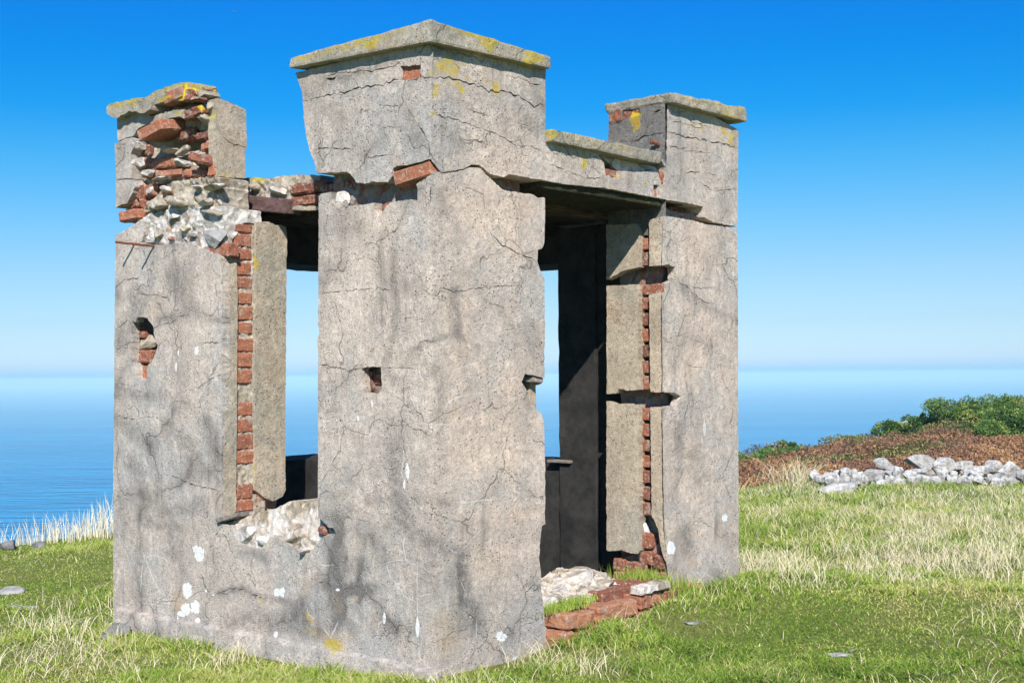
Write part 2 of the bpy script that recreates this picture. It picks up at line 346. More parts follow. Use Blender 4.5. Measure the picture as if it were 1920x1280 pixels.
def slab(name, poly, axis, val, t, mat, parent, holes=(), cracks=(), marks=(), h=.024, jit=.0035, amp=.002, miter=None, disp=None, extra=None, sub=.014, metric=False):
    """A solid slab. poly: outline in photo pixels lying on plane axis=val; thickness t goes into the wall (+axis)."""
    oa = 1 - axis                                    # the in-plane horizontal axis
    def P(p):
        if metric: return p
        q = on(p[0], p[1], axis, val); return (q[oa], q.z)
    out = [P(p) for p in poly]
    a0 = miter[0] if miter else None
    if a0 is not None: out = [((a0 if abs(a - a0) < .02 else a), z) for a, z in out]
    def refine(L, closed=True, j=jit, s=sub, seed=0.0):
        R = []; n = len(L)
        for i in range(n if closed else n - 1):
            (x1, y1), (x2, y2) = L[i], L[(i + 1) % n]
            d = math.hypot(x2 - x1, y2 - y1); k = max(1, int(d / s))
            for q in range(k):
                f = q / k; x, y = x1 + (x2 - x1) * f, y1 + (y2 - y1) * f
                corner = a0 is not None and abs(x - a0) < 1e-6
                if not corner:
                    x += j * (vn(x * 30, y * 30, seed + 3) * 1.3 + vn(x * 90, y * 90, seed) * .9); y += j * (vn(x * 30, y * 30, seed + 9) * 1.3 + vn(x * 90, y * 90, seed + 5) * .9)
                R.append((x, y))
        if not closed: R.append(L[-1])
        return R
    loops = [refine(out)]
    O = loops[0]
    hl = [refine([P(p) for p in hp], j=jit * 1.5) for hp in holes]
    cl = []
    for ck in cracks:
        w = ck[0]; pl = refine([P(p) for p in ck[1:]], False, .008, .012, 11.0)
        n = len(pl); L, R = [], []
        for i, (x, y) in enumerate(pl):
            i0, i1 = max(0, i - 1), min(n - 1, i + 1)
            dx, dy = pl[i1][0] - pl[i0][0], pl[i1][1] - pl[i0][1]; m = math.hypot(dx, dy) + 1e-9
            ww = w * .5 * (.2 + .8 * min(1, min(i, n - 1 - i) / 5 + .1)) * max(.25, 1 + 1.5 * vn(x * 22, y * 22, 7))
            L.append((x - dy / m * ww, y + dx / m * ww)); R.append((x + dy / m * ww, y - dx / m * ww))
        cl.append(L + R[::-1])
    ml = [(refine([P(p) for p in mp_], j=.0012, s=.03), k_) for mp_, k_ in marks]
    xs = [p[0] for p in O]; ys = [p[1] for p in O]
    g = []
    y = min(ys); row = 0
    while y < max(ys):
        x = min(xs) + (h / 2 if row % 2 else 0)
        while x < max(xs): g.append((x + random.uniform(-.2, .2) * h, y + random.uniform(-.2, .2) * h)); x += h
        y += h * .87; row += 1
    g = np.array(g)
    keep = pip(g, O)
    dmin = np.full(len(g), 1e9)
    for L in [O] + hl + cl + [m_[0] for m_ in ml]: dmin = np.minimum(dmin, seg_dist(g, L + [L[0]]))
    g = g[keep & (dmin > h * .35)]
    V = []; E = []
    for L in [O] + hl + cl + [m_[0] for m_ in ml]:
        b0 = len(V); V += [Vector(p) for p in L]; E += [(b0 + i, b0 + (i + 1) % len(L)) for i in range(len(L))]
    V += [Vector(p) for p in g]
    ov, oe, of, *_ = delaunay_2d_cdt(V, E, [], 0, 1e-5)
    ov = np.array([tuple(v) for v in ov]); of = np.array([f for f in of if len(f) == 3])
    cen = ov[of].mean(1)
    ok = pip(cen, O)
    for L in hl + cl: ok &= ~pip(cen, L)
    of = of[ok]; cen = cen[ok]
    wf = np.zeros(len(of))
    for L, k_ in ml: wf[pip(cen, L)] = k_
    ar = (ov[of[:, 1]] - ov[of[:, 0]]); br = (ov[of[:, 2]] - ov[of[:, 0]])
    cr_ = ar[:, 0] * br[:, 1] - ar[:, 1] * br[:, 0]
    of[cr_ < 0] = of[cr_ < 0][:, ::-1]
    n = len(ov)
    # front displacement (towards the viewer is negative)
    dv = np.zeros(n)
    for i, (a, z) in enumerate(ov):
        e = amp * (vn(a * 3, z * 3, 1) * 1.5 + vn(a * 13, z * 13, 4)) if amp else 0
        if disp: e += disp(a, z)
        dv[i] = e
    front = np.zeros((n, 3)); back = np.zeros((n, 3))
    av = ov[:, 0].copy(); bv = ov[:, 0].copy()
    if miter:
        k = np.abs(av - a0) < 1e-5
        e = np.array([.005 * (vn(z * 9, 2.2) + .6 * vn(z * 31, 5.5)) + .003 for z in ov[:, 1]])
        fall = np.clip(1 - np.abs(av - a0) / .03, 0, 1)
        dv = dv * (1 - fall) + e * fall; av = np.where(k, av + e, av)
        bv = np.maximum(bv, a0 + t)
    front[:, axis] = val + dv; front[:, oa] = av; front[:, 2] = ov[:, 1]
    back[:, axis] = val + t; back[:, oa] = bv; back[:, 2] = ov[:, 1]
    # orientation: front normal must be -axis
    flip = (axis == 0)                                # (a=y,z): y x z = +x ; (a=x,z): x x z = -y
    f_front = of[:, ::-1] if flip else of
    ed = {}
    for f in f_front:
        for i in range(3):
            ed[(f[i], f[(i + 1) % 3])] = 1
    bnd = [(a, b) for (a, b) in ed if (b, a) not in ed]
    verts = list(front) + list(back)
    faces = [tuple(f) for f in f_front] + [tuple(n + i for i in f[::-1]) for f in f_front]
    sm = [True] * len(faces)
    src = list(range(n)) * 2
    for a, b in bnd:
        k = len(verts); verts += [front[a], front[b], back[b], back[a]]; src += [a, b, b, a]
        faces.append((k + 1, k, k + 3, k + 2)); sm.append(False)
    mk = masks(front)
    if extra: mk.update(extra(ov))
    at = {k: v[src] for k, v in mk.items()}
    o_ = mesh_obj(name, verts, faces, mat, parent, at, sm)
    if marks:
        fa = o_.data.attributes.new('white', 'FLOAT', 'FACE'); w_ = np.zeros(len(faces), np.float32); w_[:len(wf)] = wf; fa.data.foreach_set('value', w_)
    return o_

def hexa(name, c8, mat, parent, bevel=.01, maxlen=.05, amp=.006, tint=.5, freq=14, seed=0):
    """rough block from 8 corners: bottom 4 then top 4, same winding"""
    bm = bmesh.new()
    v = [bm.verts.new(c) for c in c8]
    for f in ((3, 2, 1, 0), (4, 5, 6, 7), (0, 1, 5, 4), (1, 2, 6, 5), (2, 3, 7, 6), (3, 0, 4, 7)): bm.faces.new([v[i] for i in f])
    bmesh.ops.recalc_face_normals(bm, faces=bm.faces)
    if bevel: bmesh.ops.bevel(bm, geom=list(bm.edges), offset=bevel, segments=2, affect='EDGES', profile=.6)
    for _ in range(6):
        L = [e for e in bm.edges if e.calc_length() > maxlen]
        if not L: break
        bmesh.ops.subdivide_edges(bm, edges=L, cuts=1, use_grid_fill=True)
        bmesh.ops.triangulate(bm, faces=[f for f in bm.faces if len(f.verts) > 4])
    bm.normal_update()
    for x in bm.verts:
        p = x.co * freq + Vector((seed, seed * .7, 0))
        x.co += x.normal * amp * (noise.noise(p) + .5 * noise.noise(p * 2.7))
    verts = [tuple(x.co) for x in bm.verts]; bm.verts.index_update()
    faces = [[q.index for q in f.verts] for f in bm.faces]; bm.free()
    at = masks(np.array(verts)); at['tint'] = [tint] * len(verts)
    return mesh_obj(name, verts, faces, mat, parent, at, False if amp > .008 else False)

def box8(x0, x1, y0, y1, z0, z1):
    return [(x0, y0, z0), (x1, y0, z0), (x1, y1, z0), (x0, y1, z0), (x0, y0, z1), (x1, y0, z1), (x1, y1, z1), (x0, y1, z1)]

class Bricks:
    """collects bricks into one mesh (brickwork of one part)"""
    def __init__(s): s.v = []; s.f = []; s.t = []; s.ends = []; s.fends = []
    def add(s, x0, x1, y0, y1, z0, z1, tint=None, rot=(0, 0, 0), j=.006, bev=.006, seed=None):
        bm = bmesh.new(); bmesh.ops.create_cube(bm, size=1)
        dx, dy, dz = abs(x1 - x0), abs(y1 - y0), abs(z1 - z0)
        bmesh.ops.scale(bm, vec=(dx, dy, dz), verts=bm.verts)
        bmesh.ops.bevel(bm, geom=list(bm.edges), offset=min(bev, .2 * min(dx, dy, dz)), segments=1, affect='EDGES')
        for _ in range(2):
            L = [e for e in bm.edges if e.calc_length() > .03]
            bmesh.ops.subdivide_edges(bm, edges=L, cuts=1, use_grid_fill=True)
        bmesh.ops.triangulate(bm, faces=[f for f in bm.faces if len(f.verts) > 4])
        bm.normal_update(); sd = random.uniform(0, 99)
        R = Matrix.Rotation(rot[2], 3, 'Z') @ Matrix.Rotation(rot[1], 3, 'Y') @ Matrix.Rotation(rot[0], 3, 'X')
        c = Vector(((x0 + x1) / 2, (y0 + y1) / 2, (z0 + z1) / 2))
        b0 = len(s.v); bm.verts.index_update()
        for q in bm.verts:
            p = q.co + q.normal * j * noise.noise(q.co * 28 + Vector((sd, 0, 0))) * 1.4
            s.v.append(tuple(R @ p + c)); s.t.append(tint if tint is not None else 0)
        tt = tint if tint is not None else random.choice([.25, .4, .5, .6, .7, .75, .8])
        for i in range(b0, len(s.v)): s.t[i] = tt
        for f in bm.faces: s.f.append([b0 + q.index for q in f.verts])
        bm.free(); s.ends.append(len(s.v)); s.fends.append(len(s.f))
    def px(s, x0, y0, x1, y1, axis, val, depth, tint=None, out=0.0, rot=(0, 0, 0), **k):
        """brick face seen at photo rectangle, its face on plane axis=val, pushed out by `out`"""
        a = on(x0, (y0 + y1) / 2, axis, val); b = on(x1, (y0 + y1) / 2, axis, val)
        m = on((x0 + x1) / 2, y0, axis, val).z; n_ = on((x0 + x1) / 2, y1, axis, val).z
        oa = 1 - axis; lo, hi = sorted((a[oa], b[oa]))
        R = [None, None]; R[axis] = (val - out, val + depth); R[oa] = (lo, hi)
        s.add(R[0][0], R[0][1], R[1][0], R[1][1], n_, m, tint, rot, **k)
    def single(s, parent, name='exposed_brick'):
        """every collected brick becomes a part of its own"""
        for (a, c, f0, f1) in zip([0] + s.ends[:-1], s.ends, [0] + s.fends[:-1], s.fends):
            v = s.v[a:c]; at = masks(np.array(v)); at['tint'] = s.t[a:c]
            mesh_obj(name, v, [[i - a for i in f] for f in s.f[f0:f1]], M['brick'], parent, at)
    def build(s, name, parent, mat=None):
        at = masks(np.array(s.v)); at['tint'] = s.t
        return mesh_obj(name, s.v, s.f, mat or M['brick'], parent, at)

def rock(name, c, size, mat, parent=None, seed=0, rot=None, cuts=9, sub=3, squash=1, masked=False):
    r = random.Random(seed)
    bm = bmesh.new(); bmesh.ops.create_icosphere(bm, subdivisions=sub, radius=1)
    planes = [(Vector((r.gauss(0, 1), r.gauss(0, 1), r.gauss(0, 1))).normalized(), r.uniform(.38, .8)) for _ in range(cuts)]
    for v in bm.verts:
        for n_, d in planes:
            k = v.co.dot(n_)
            if k > d: v.co -= n_ * (k - d)
        v.co *= 1.18
        v.co += v.co.normalized() * .06 * noise.noise(v.co * 3 + Vector((seed, 0, 0)))
    E = Matrix.Rotation(rot if rot is not None else r.uniform(0, 6), 3, 'Z') @ Matrix.Rotation(r.uniform(-.25, .25), 3, 'X')
    vs = []
    for v in bm.verts:
        p = E @ Vector((v.co.x * size[0], v.co.y * size[1], v.co.z * size[2])); vs.append(tuple(p + (Vector(c) if masked else Vector((0, 0, 0)))))
    bm.verts.index_update(); fs = [[q.index for q in f.verts] for f in bm.faces]; bm.free()
    at = masks(np.array(vs)) if masked else {}
    at['tint'] = [r.random()] * len(vs)
    o = mesh_obj(name, vs, fs, mat, parent, at)
    if not masked: o.location = c
    return o


# ------------------------------------------------------------------ weathering, in photo pixels (points, radius, strength)
def S(r, s, *p): STAIN.append((list(p), r, s))
S(13, .8, (640, 985), (628, 1040), (628, 1100), (637, 1150), (632, 1172)); S(14, .9, (634, 1106), (668, 1106), (700, 1102))
S(16, .6, (600, 1090), (632, 1103)); S(11, .7, (612, 965), (640, 975), (655, 955)); S(14, .6, (668, 992), (700, 1012), (724, 1052))
S(16, .65, (735, 850), (742, 905), (752, 960), (768, 995), (800, 1010), (840, 1030), (862, 1038)); S(12, .5, (690, 935), (760, 940), (812, 938), (850, 942))
S(20, .45, (742, 790), (748, 840), (735, 880)); S(8, .5, (742, 600), (735, 640), (724, 685)); S(14, .4, (815, 690), (828, 740), (820, 790))
S(12, .6, (853, 545), (857, 580), (856, 628)); S(6, .5, (778, 655), (815, 635), (858, 628), (882, 640), (900, 655)); S(7, .5, (735, 470), (737, 520), (742, 590))
S(20, .85, (862, 1068), (872, 1105), (885, 1140), (892, 1170)); S(30, .4, (860, 1090), (872, 1160)); S(10, .5, (812, 1040), (812, 1120))
S(18, .5, (700, 1160), (760, 1180)); S(18, .4, (650, 1060), (690, 1065)); S(14, .5, (640, 1150), (660, 1185))
# left pier
S(20, .7, (228, 640), (250, 600), (262, 555)); S(18, .6, (322, 520), (350, 565), (372, 590)); S(10, .5, (300, 600), (345, 590), (400, 598), (420, 600))
S(12, .55, (232, 860), (262, 880), (268, 930), (262, 965), (290, 985), (340, 990)); S(14, .55, (318, 1000), (330, 1024), (326, 1040)); S(16, .5, (280, 830), (240, 800), (220, 780))
S(14, .5, (345, 820), (360, 860), (350, 900)); S(14, .5, (385, 790), (410, 840), (400, 900)); S(12, .5, (230, 730), (262, 745), (300, 740)); S(20, .5, (225, 940), (232, 1000))
S(14, .5, (262, 1010), (262, 1060), (264, 1125)); S(16, .6, (430, 1165), (480, 1160), (530, 1163), (560, 1150)); S(7, .6, (405, 1112), (430, 1103), (458, 1104), (472, 1114), (505, 1122), (560, 1130))
S(9, .6, (565, 1125), (572, 1165)); S(18, .5, (520, 1170), (600, 1185)); S(16, .4, (400, 1040), (392, 1100)); S(22, .5, (340, 510), (345, 540)); S(14, .5, (300, 960), (350, 955), (380, 940))
S(12, .5, (455, 1035), (500, 1045)); S(11, .5, (718, 700), (755, 720)); S(26, .3, (620, 420), (625, 520))
# right pier
S(9, .5, (1272, 530), (1295, 560), (1330, 575), (1380, 600)); S(10, .4, (1300, 640), (1330, 650)); S(12, .5, (1285, 990), (1292, 1035)); S(8, .5, (1272, 795), (1276, 880))
S(9, .6, (1340, 1072), (1346, 1078)); S(14, .35, (1310, 740), (1306, 900)); S(10, .4, (1285, 620), (1262, 690)); S(16, .35, (1352, 980), (1372, 1020))
S(14, .5, (770, 215), (785, 260)); S(14, .35, (830, 240), (860, 270)); S(14, .35, (978, 200), (990, 235)); S(10, .5, (595, 150), (650, 145), (720, 120))
BUFF += [([(920, 340), (920, 1000)], 105, 1.0), ([(1320, 440), (1320, 1000)], 75, .9), ([(920, 130), (920, 300)], 100, .25), ([(1060, 310), (1240, 340)], 40, .3), ([(1320, 230), (1320, 400)], 70, .4), ([(690, 440), (690, 640)], 90, .45), ([(340, 560), (330, 780)], 60, .15)]
def L(r, s, *p): LICHEN.append((list(p), r, s))
L(9, .95, (672, 75), (695, 85), (708, 72)); L(6, .8, (560, 105), (575, 112)); L(5, .7, (610, 90), (650, 80)); L(6, .9, (845, 50), (850, 48)); L(10, .95, (905, 75), (918, 90), (925, 80))
L(6, .8, (870, 62), (900, 70), (930, 78)); L(9, .9, (992, 100), (1012, 112), (985, 118)); L(5, .8, (990, 95), (1010, 102)); L(14, .7, (825, 125), (850, 132), (842, 115)); L(5, 1, (808, 137))
L(6, .8, (820, 160), (815, 180), (818, 175)); L(6, .8, (855, 155), (868, 170)); L(6, .85, (930, 155), (931, 175)); L(4, .9, (811, 213)); L(4, .8, (1017, 172)); L(5, .7, (871, 118)); L(4, .8, (878, 147)); L(4, .7, (910, 135))
L(10, 1, (1032, 248), (1036, 254)); L(5, .9, (1048, 282)); L(6, .95, (1097, 295), (1094, 315)); L(4, .7, (1162, 332)); L(4, .7, (1187, 338)); L(5, .8, (1210, 345)); L(5, .7, (1212, 375))
L(9, 1.05, (1188, 222), (1193, 235)); L(6, .95, (1190, 212), (1200, 217)); L(3.5, 1, (1190, 245))
L(5, .8, (1322, 229)); L(5, .8, (1318, 240)); L(4, .7, (1340, 234)); L(4, .7, (1300, 238)); L(6, .8, (1355, 243), (1360, 250)); L(6, .8, (1372, 255), (1368, 268)); L(4, .7, (1350, 262)); L(12, .55, (1360, 210), (1378, 222)); L(4, .6, (1350, 285))
L(8, .8, (340, 190), (350, 160), (372, 165)); L(6, .9, (372, 197), (380, 205)); L(6, .9, (336, 212)); L(8, .8, (245, 190), (250, 192)); L(5, .7, (212, 195), (228, 200)); L(6, .9, (398, 210), (404, 218)); L(6, .8, (300, 190), (320, 180))
L(12, .75, (470, 330), (490, 334)); L(14, .5, (415, 335), (450, 350)); L(4, .9, (478, 480), (482, 500)); L(4, .9, (479, 878)); L(3, .9, (472, 893)); L(5, .6, (560, 940)); L(7, .6, (350, 430))
L(11, 1.0, (618, 1206), (634, 1210)); L(6, .8, (628, 1220)); L(5, .7, (575, 1150), (585, 1165)); L(4, .9, (669, 1122)); L(5, .6, (575, 1180), (590, 1185)); L(5, .8, (491, 1124)); L(4, .6, (388, 1075)); L(4, .5, (457, 1150))
L(4, .62, (555, 112), (640, 93), (700, 76), (760, 56)); L(4.5, .62, (840, 50), (900, 64), (960, 84), (1020, 104)); L(4, .55, (1030, 248), (1100, 264), (1180, 280)); L(4, .5, (1262, 180), (1330, 196), (1395, 206)); L(5, .6, (205, 200), (250, 186), (300, 172), (340, 158)); L(10, .45, (830, 115), (845, 150)); L(6, .5, (905, 150), (940, 168))
WARM.append(([(335, 1120), (337, 1135)], 13, 1.0)); WARM.append(([(828, 1170), (840, 1205)], 26, .7)); WARM.append(([(1297, 1055)], 10, .8)); WARM.append(([(1345, 985), (1350, 1010)], 12, .3)); WARM.append(([(572, 1050), (574, 1110)], 8, .35))
WARM.append(([(848, 775)], 14, .4)); WARM.append(([(632, 1120), (635, 1145)], 9, .35)); WARM.append(([(290, 560), (284, 600)], 12, .2)); WARM.append(([(900, 1040), (930, 1060)], 26, .25)); WARM.append(([(600, 1195), (650, 1190)], 12, .5))

# paint splashes, droppings and lime streaks on the render, outlined in photo pixels
MK0, MK1 = [], []
def blob(x, y, w_, h_, axis=0, n=40, jag=.38, sd=0, mat='white', tail=0):
    pts = []
    for i in range(n):
        a = 2 * math.pi * i / n; r = 1 + jag * noise.noise(Vector((math.cos(a) * 2, math.sin(a) * 2, sd))) + jag * .5 * noise.noise(Vector((math.cos(a) * 6, math.sin(a) * 6, sd)))
        yy_ = math.sin(a) * h_ * r
        pts.append((x + math.cos(a) * w_ * r * (1 if yy_ > 0 or not tail else max(.12, 1 + yy_ / h_ * tail)), y + yy_))
    (MK0 if axis == 0 else MK1).append((pts, .55 if mat == 'dirtwhite' else 1.0))
for a in ((367, 1029, 6, 7), (375, 1040, 9, 14), (351, 1106, 9, 16), (366, 1138, 9, 13), (348, 1142, 9, 12), (342, 1149, 8, 6), (519, 1110, 6, 8), (528, 1110, 6, 9), (370, 1163, 5, 5), (386, 1107, 2, 3), (369, 657, 4, 7), (334, 662, 1.4, 5), (330, 688, 1.6, 9), (517, 1189, 4, 6), (400, 1115, 1.5, 1.5), (633, 1105, 3.5, 2.5), (640, 712, .1, .1)):
    if a[2] > 1: blob(*a, sd=a[0] * .37)
for a in ((764, 880, 4, 17), (758, 905, 2.2, 12), (721, 1156, 3, 13), (783, 1172, 3.6, 22), (334, 1162, 1.6, 13), (697, 755, 1.8, 9), (671, 783, 2, 6)): blob(*a, sd=a[0] * .3, tail=1.0, jag=.15)
for a in ((940, 1193, 9, 9), (1258, 1027, 8, 12), (1359, 970, 5, 8), (964, 710, .1, .1)):
    if a[2] > 1: blob(*a, axis=1, sd=a[0] * .21)
blob(1321, 800, 3.2, 17, axis=1, tail=1, mat='dirtwhite', jag=.15)
def streak(pts, w_, axis=0, mat='dirtwhite'):
    n = len(pts); R = []
    for i in range(n - 1):
        for k in range(5):
            f = k / 5; R.append((pts[i][0] * (1 - f) + pts[i + 1][0] * f + .9 * vn(i + f * 3, pts[0][0] * .1), pts[i][1] * (1 - f) + pts[i + 1][1] * f + .9 * vn(i + f * 3, 5 + pts[0][1] * .1)))
    R.append(pts[-1]); Lh, Rh = [], []; m = len(R)
    for i, (x, y) in enumerate(R):
        a, c = R[max(0, i - 1)], R[min(m - 1, i + 1)]; dx, dy = c[0] - a[0], c[1] - a[1]; L_ = math.hypot(dx, dy) + 1e-6
        ww = w_ * .5 * (.2 + .8 * min(1, min(i, m - 1 - i) / 3)) * (1 + .5 * vn(x * .3, y * .3, 2)); Lh.append((x - dy / L_ * ww, y + dx / L_ * ww)); Rh.append((x + dy / L_ * ww, y - dx / L_ * ww))
    (MK0 if axis == 0 else MK1).append((Lh + Rh[::-1], .5))
for w_, ax_, p_ in ((2.2, 0, [(785, 682), (787, 700), (795, 718)]), (1.4, 0, [(752, 640), (758, 655), (763, 662)]), (2.0, 0, [(757, 838), (757, 860), (753, 885), (757, 900)]), (1.6, 0, [(757, 833), (770, 834), (785, 835)]), (1.2, 0, [(780, 793), (800, 794), (812, 795)]), (1.5, 0, [(597, 790), (630, 788), (637, 782)]),
                    (1.6, 0, [(760, 1003), (756, 1020), (760, 1048), (768, 1055), (778, 1058)]), (1.5, 0, [(757, 1050), (740, 1050), (726, 1054), (724, 1057)]), (1.5, 0, [(724, 1054), (730, 1078), (740, 1090), (755, 1110), (757, 1117), (775, 1124), (783, 1131)]), (1.8, 0, [(783, 1052), (782, 1080), (782, 1118)]), (1.5, 0, [(783, 1119), (797, 1114), (812, 1114)]), (1.8, 0, [(782, 1119), (783, 1135), (783, 1160)]),
                    (1.5, 0, [(720, 1160), (711, 1168), (708, 1185), (707, 1195)]), (2.6, 0, [(605, 1175), (612, 1184), (621, 1195)]), (2.6, 0, [(635, 1162), (628, 1178), (620, 1196)]), (1.6, 0, [(575, 1137), (578, 1150), (590, 1160)]), (1.4, 0, [(670, 1130), (676, 1143), (683, 1152)]), (1.6, 0, [(596, 1056), (610, 1060), (626, 1058)]),
                    (1.5, 0, [(271, 1046), (286, 1041), (308, 1046), (318, 1057)]), (1.5, 0, [(274, 1048), (286, 1082), (301, 1113)]), (1.4, 0, [(268, 1050), (265, 1085), (264, 1110)]), (2.4, 0, [(232, 1137), (250, 1128)]), (1.6, 0, [(266, 1129), (290, 1133), (308, 1137)]), (1.3, 0, [(400, 1190), (440, 1195), (500, 1203)]), (4.5, 0, [(583, 1226), (605, 1224), (622, 1226), (636, 1240), (645, 1246)]), (2.4, 0, [(563, 1203), (564, 1222)]),
                    (2.0, 1, [(833, 762), (845, 750), (862, 743), (880, 739)]), (1.4, 1, [(845, 727), (858, 738)]), (1.2, 1, [(880, 739), (900, 736), (915, 738)]), (1.5, 1, [(850, 692), (868, 688), (885, 682), (905, 676)]), (1.3, 1, [(923, 652), (945, 654), (960, 660)]), (1.4, 1, [(813, 796), (830, 795), (852, 794)]), (2.0, 1, [(848, 941), (875, 942), (905, 937), (938, 935)]), (1.5, 1, [(902, 992), (884, 1012), (863, 1037)]),
                    (1.5, 1, [(862, 1037), (848, 1032), (840, 1025)]), (1.5, 1, [(825, 1005), (825, 1018)]), (1.5, 1, [(862, 1085), (868, 1098), (872, 1108)]), (1.8, 1, [(893, 1160), (893, 1180), (893, 1196)]), (1.3, 1, [(958, 820), (968, 836), (974, 850)]), (1.4, 1, [(1383, 655), (1374, 668), (1368, 674)]), (1.4, 1, [(1345, 690), (1338, 700), (1345, 712)]), (1.3, 1, [(1336, 712), (1352, 706)]), (1.3, 1, [(1343, 820), (1347, 850)]), (1.3, 1, [(1282, 866), (1276, 885)])):
    streak(p_, w_ * .9, ax_)



# ------------------------------------------------------------------ the ruin
ruin = bpy.data.objects.new('ruined_lookout_post', None); C.objects.link(ruin)
ruin.location = ORG; ruin.rotation_euler = (0, 0, A)
tag(ruin, 'cracked grey concrete and brick lookout ruin with turret blocks standing on clifftop grass', 'ruin')
T = .055
# left face, one sheet of render: left pier, spandrel under the window, near pier
LP = [(812, 1290), (812, 320.6), (808, 320.6), (804, 327.6), (780, 345.6), (782.6, 353.5), (782, 385), (769, 374), (732, 378.5), (709, 406), (701, 392.5), (702, 380),
      (682, 384), (654, 386), (644, 395.6), (627, 386), (621, 374), (622.5, 360), (610, 361), (597.5, 366), (597, 480), (597, 608), (600, 622), (596, 636), (596.5, 760), (596, 935), (597, 970),
      (610, 980), (615, 989), (625, 989), (630, 999), (602, 1008), (595, 1019), (578, 1038), (561, 1032), (542, 1025), (535, 1015.6), (516, 1004), (505, 1008), (488, 1030.6), (464, 1025), (443, 1012),
      (434, 985.6), (420, 983), (410, 980), (415, 970), (417, 900), (417, 700), (416, 560), (415.5, 500), (413, 480), (374, 465.6), (359, 456), (340, 454.7), (296, 461), (265, 455), (270, 440.6), (273, 415.6), (263.4, 412.5), (241.6, 428),
      (216.5, 440.6), (216, 520), (214.5, 640), (213, 800), (212, 960), (212, 1175), (400, 1230), (600, 1275)]
LH = [[(247, 599), (254, 605), (258, 596), (267, 594), (276.5, 597.5), (287.5, 611.6), (289, 629), (295, 647.5), (292, 661.6), (284, 679), (276.5, 685), (275, 713), (270, 714), (257, 709), (254, 685), (248, 679), (247, 657), (247, 622.5)],
      [(678, 690), (696, 687), (714, 687), (716, 729), (704, 741), (680, 736)]]
LC = [(.005, (597, 683), (625, 688), (650, 693), (677, 690)), (.0028, (716, 689), (760, 690), (787, 692)), (.003, (598, 552), (640, 545), (668, 543), (712, 541), (739, 546)),
      (.0055, (709, 407), (727, 436), (733, 468), (737, 480)), (.0035, (737, 482), (739, 509), (733, 530), (740, 547), (742, 578), (738, 602)), (.0035, (781, 496), (790, 520), (794, 541), (810, 553)),
      (.004, (806, 330), (808, 355), (806, 390)), (.003, (679, 411), (690, 410), (698, 404)), (.003, (677, 400), (680, 412), (670, 430)),
      (.005, (216, 541), (232, 525), (262, 521)), (.004, (263, 552), (286, 553), (310, 557), (322, 569)), (.007, (284, 553), (285, 562), (287, 572)), (.0045, (353, 731), (372, 727), (390, 715), (405, 705), (416, 702)), (.003, (333, 738), (353, 731)),
      (.003, (213, 780), (250, 785), (290, 780), (330, 806), (345, 813), (372, 830)), (.003, (213, 926), (240, 936), (262, 950)), (.0045, (318, 890), (340, 898), (360, 908), (390, 915), (416, 920)), (.005, (407, 996), (400, 1015), (392, 1033)),
      (.003, (575, 1044), (574, 1075), (590, 1088), (615, 1092), (632, 1104)), (.0035, (406, 1112), (430, 1103), (455, 1103), (470, 1113), (500, 1122)), (.005, (355, 1122), (365, 1112), (378, 1107)),
      (.004, (213, 622), (240, 600), (247, 603)), (.003, (299, 610), (320, 606), (345, 590), (352, 575)), (.0035, (376, 642), (395, 642), (416, 641)), (.003, (300, 600), (301, 640), (294, 668)), (.003, (245, 725), (240, 722), (215, 717)),
      (.006, (583, 1151), (590, 1158)), (.004, (570, 1130), (577, 1146), (585, 1156)), (.005, (597, 837), (606, 842)), (.0035, (720, 1005), (722, 1035), (728, 1060)), (.003, (812, 640), (790, 640), (781, 655)), (.003, (213, 660), (232, 648), (250, 640))]
slab('concrete_facing', LP, 0, 0, T, M['concrete'], ruin, LH, LC, MK0, h=.022, miter=(0,))
# right face of the near pier
RP = [(812, 1290), (812, 320.6), (833, 324.5), (857, 322), (878, 315), (891, 313.6), (900.6, 315), (913.7, 330), (943, 356), (975, 361), (999, 364.5), (1009, 371), (1022, 371), (1022, 397), (1021.4, 455), (1016, 466), (1009, 468), (1008, 490),
      (1011, 499), (1015, 512), (1021, 523), (1021, 640), (1021, 709), (1000, 703), (985, 701), (978, 716), (990, 736), (992, 748), (1000, 762), (1014, 775), (1020, 790), (1022, 850), (1022, 982), (1016, 985), (1012.5, 1022), (1011.7, 1047), (1014, 1069), (1015, 1110), (1019, 1135), (1024, 1200), (1024, 1250)]
RC = [(.004, (799, 417), (828, 415), (845, 419), (861, 425), (900, 428), (914, 429)), (.006, (914, 430), (935, 455), (965, 472), (1007, 490)), (.003, (814, 553), (822, 541), (850, 546), (880, 543), (900, 540), (935, 537), (960, 537)),
      (.003, (822, 552), (845, 566), (852, 580)), (.0035, (775, 655), (800, 640), (830, 630), (858, 628), (862, 635), (880, 637), (898, 650)), (.003, (864, 1142), (884, 1155), (892, 1165)), (.009, (893, 1137), (896, 1147)), (.006, (884, 1126), (892, 1138)),
      (.005, (812, 850), (817, 857)), (.005, (992, 688), (1000, 694)), (.003, (1000, 905), (1005, 890), (1003, 870)), (.002, (1016, 498), (1005, 512), (998, 522)), (.003, (818, 393), (822, 405))]
slab('concrete_facing', RP, 1, 0, T, M['concrete'], ruin, [], [c for c in RC if min(p[0] for p in c[1:]) > 812], [m_ for m_ in MK1 if m_[0][0][0] < 1100], h=.022, miter=(0,))
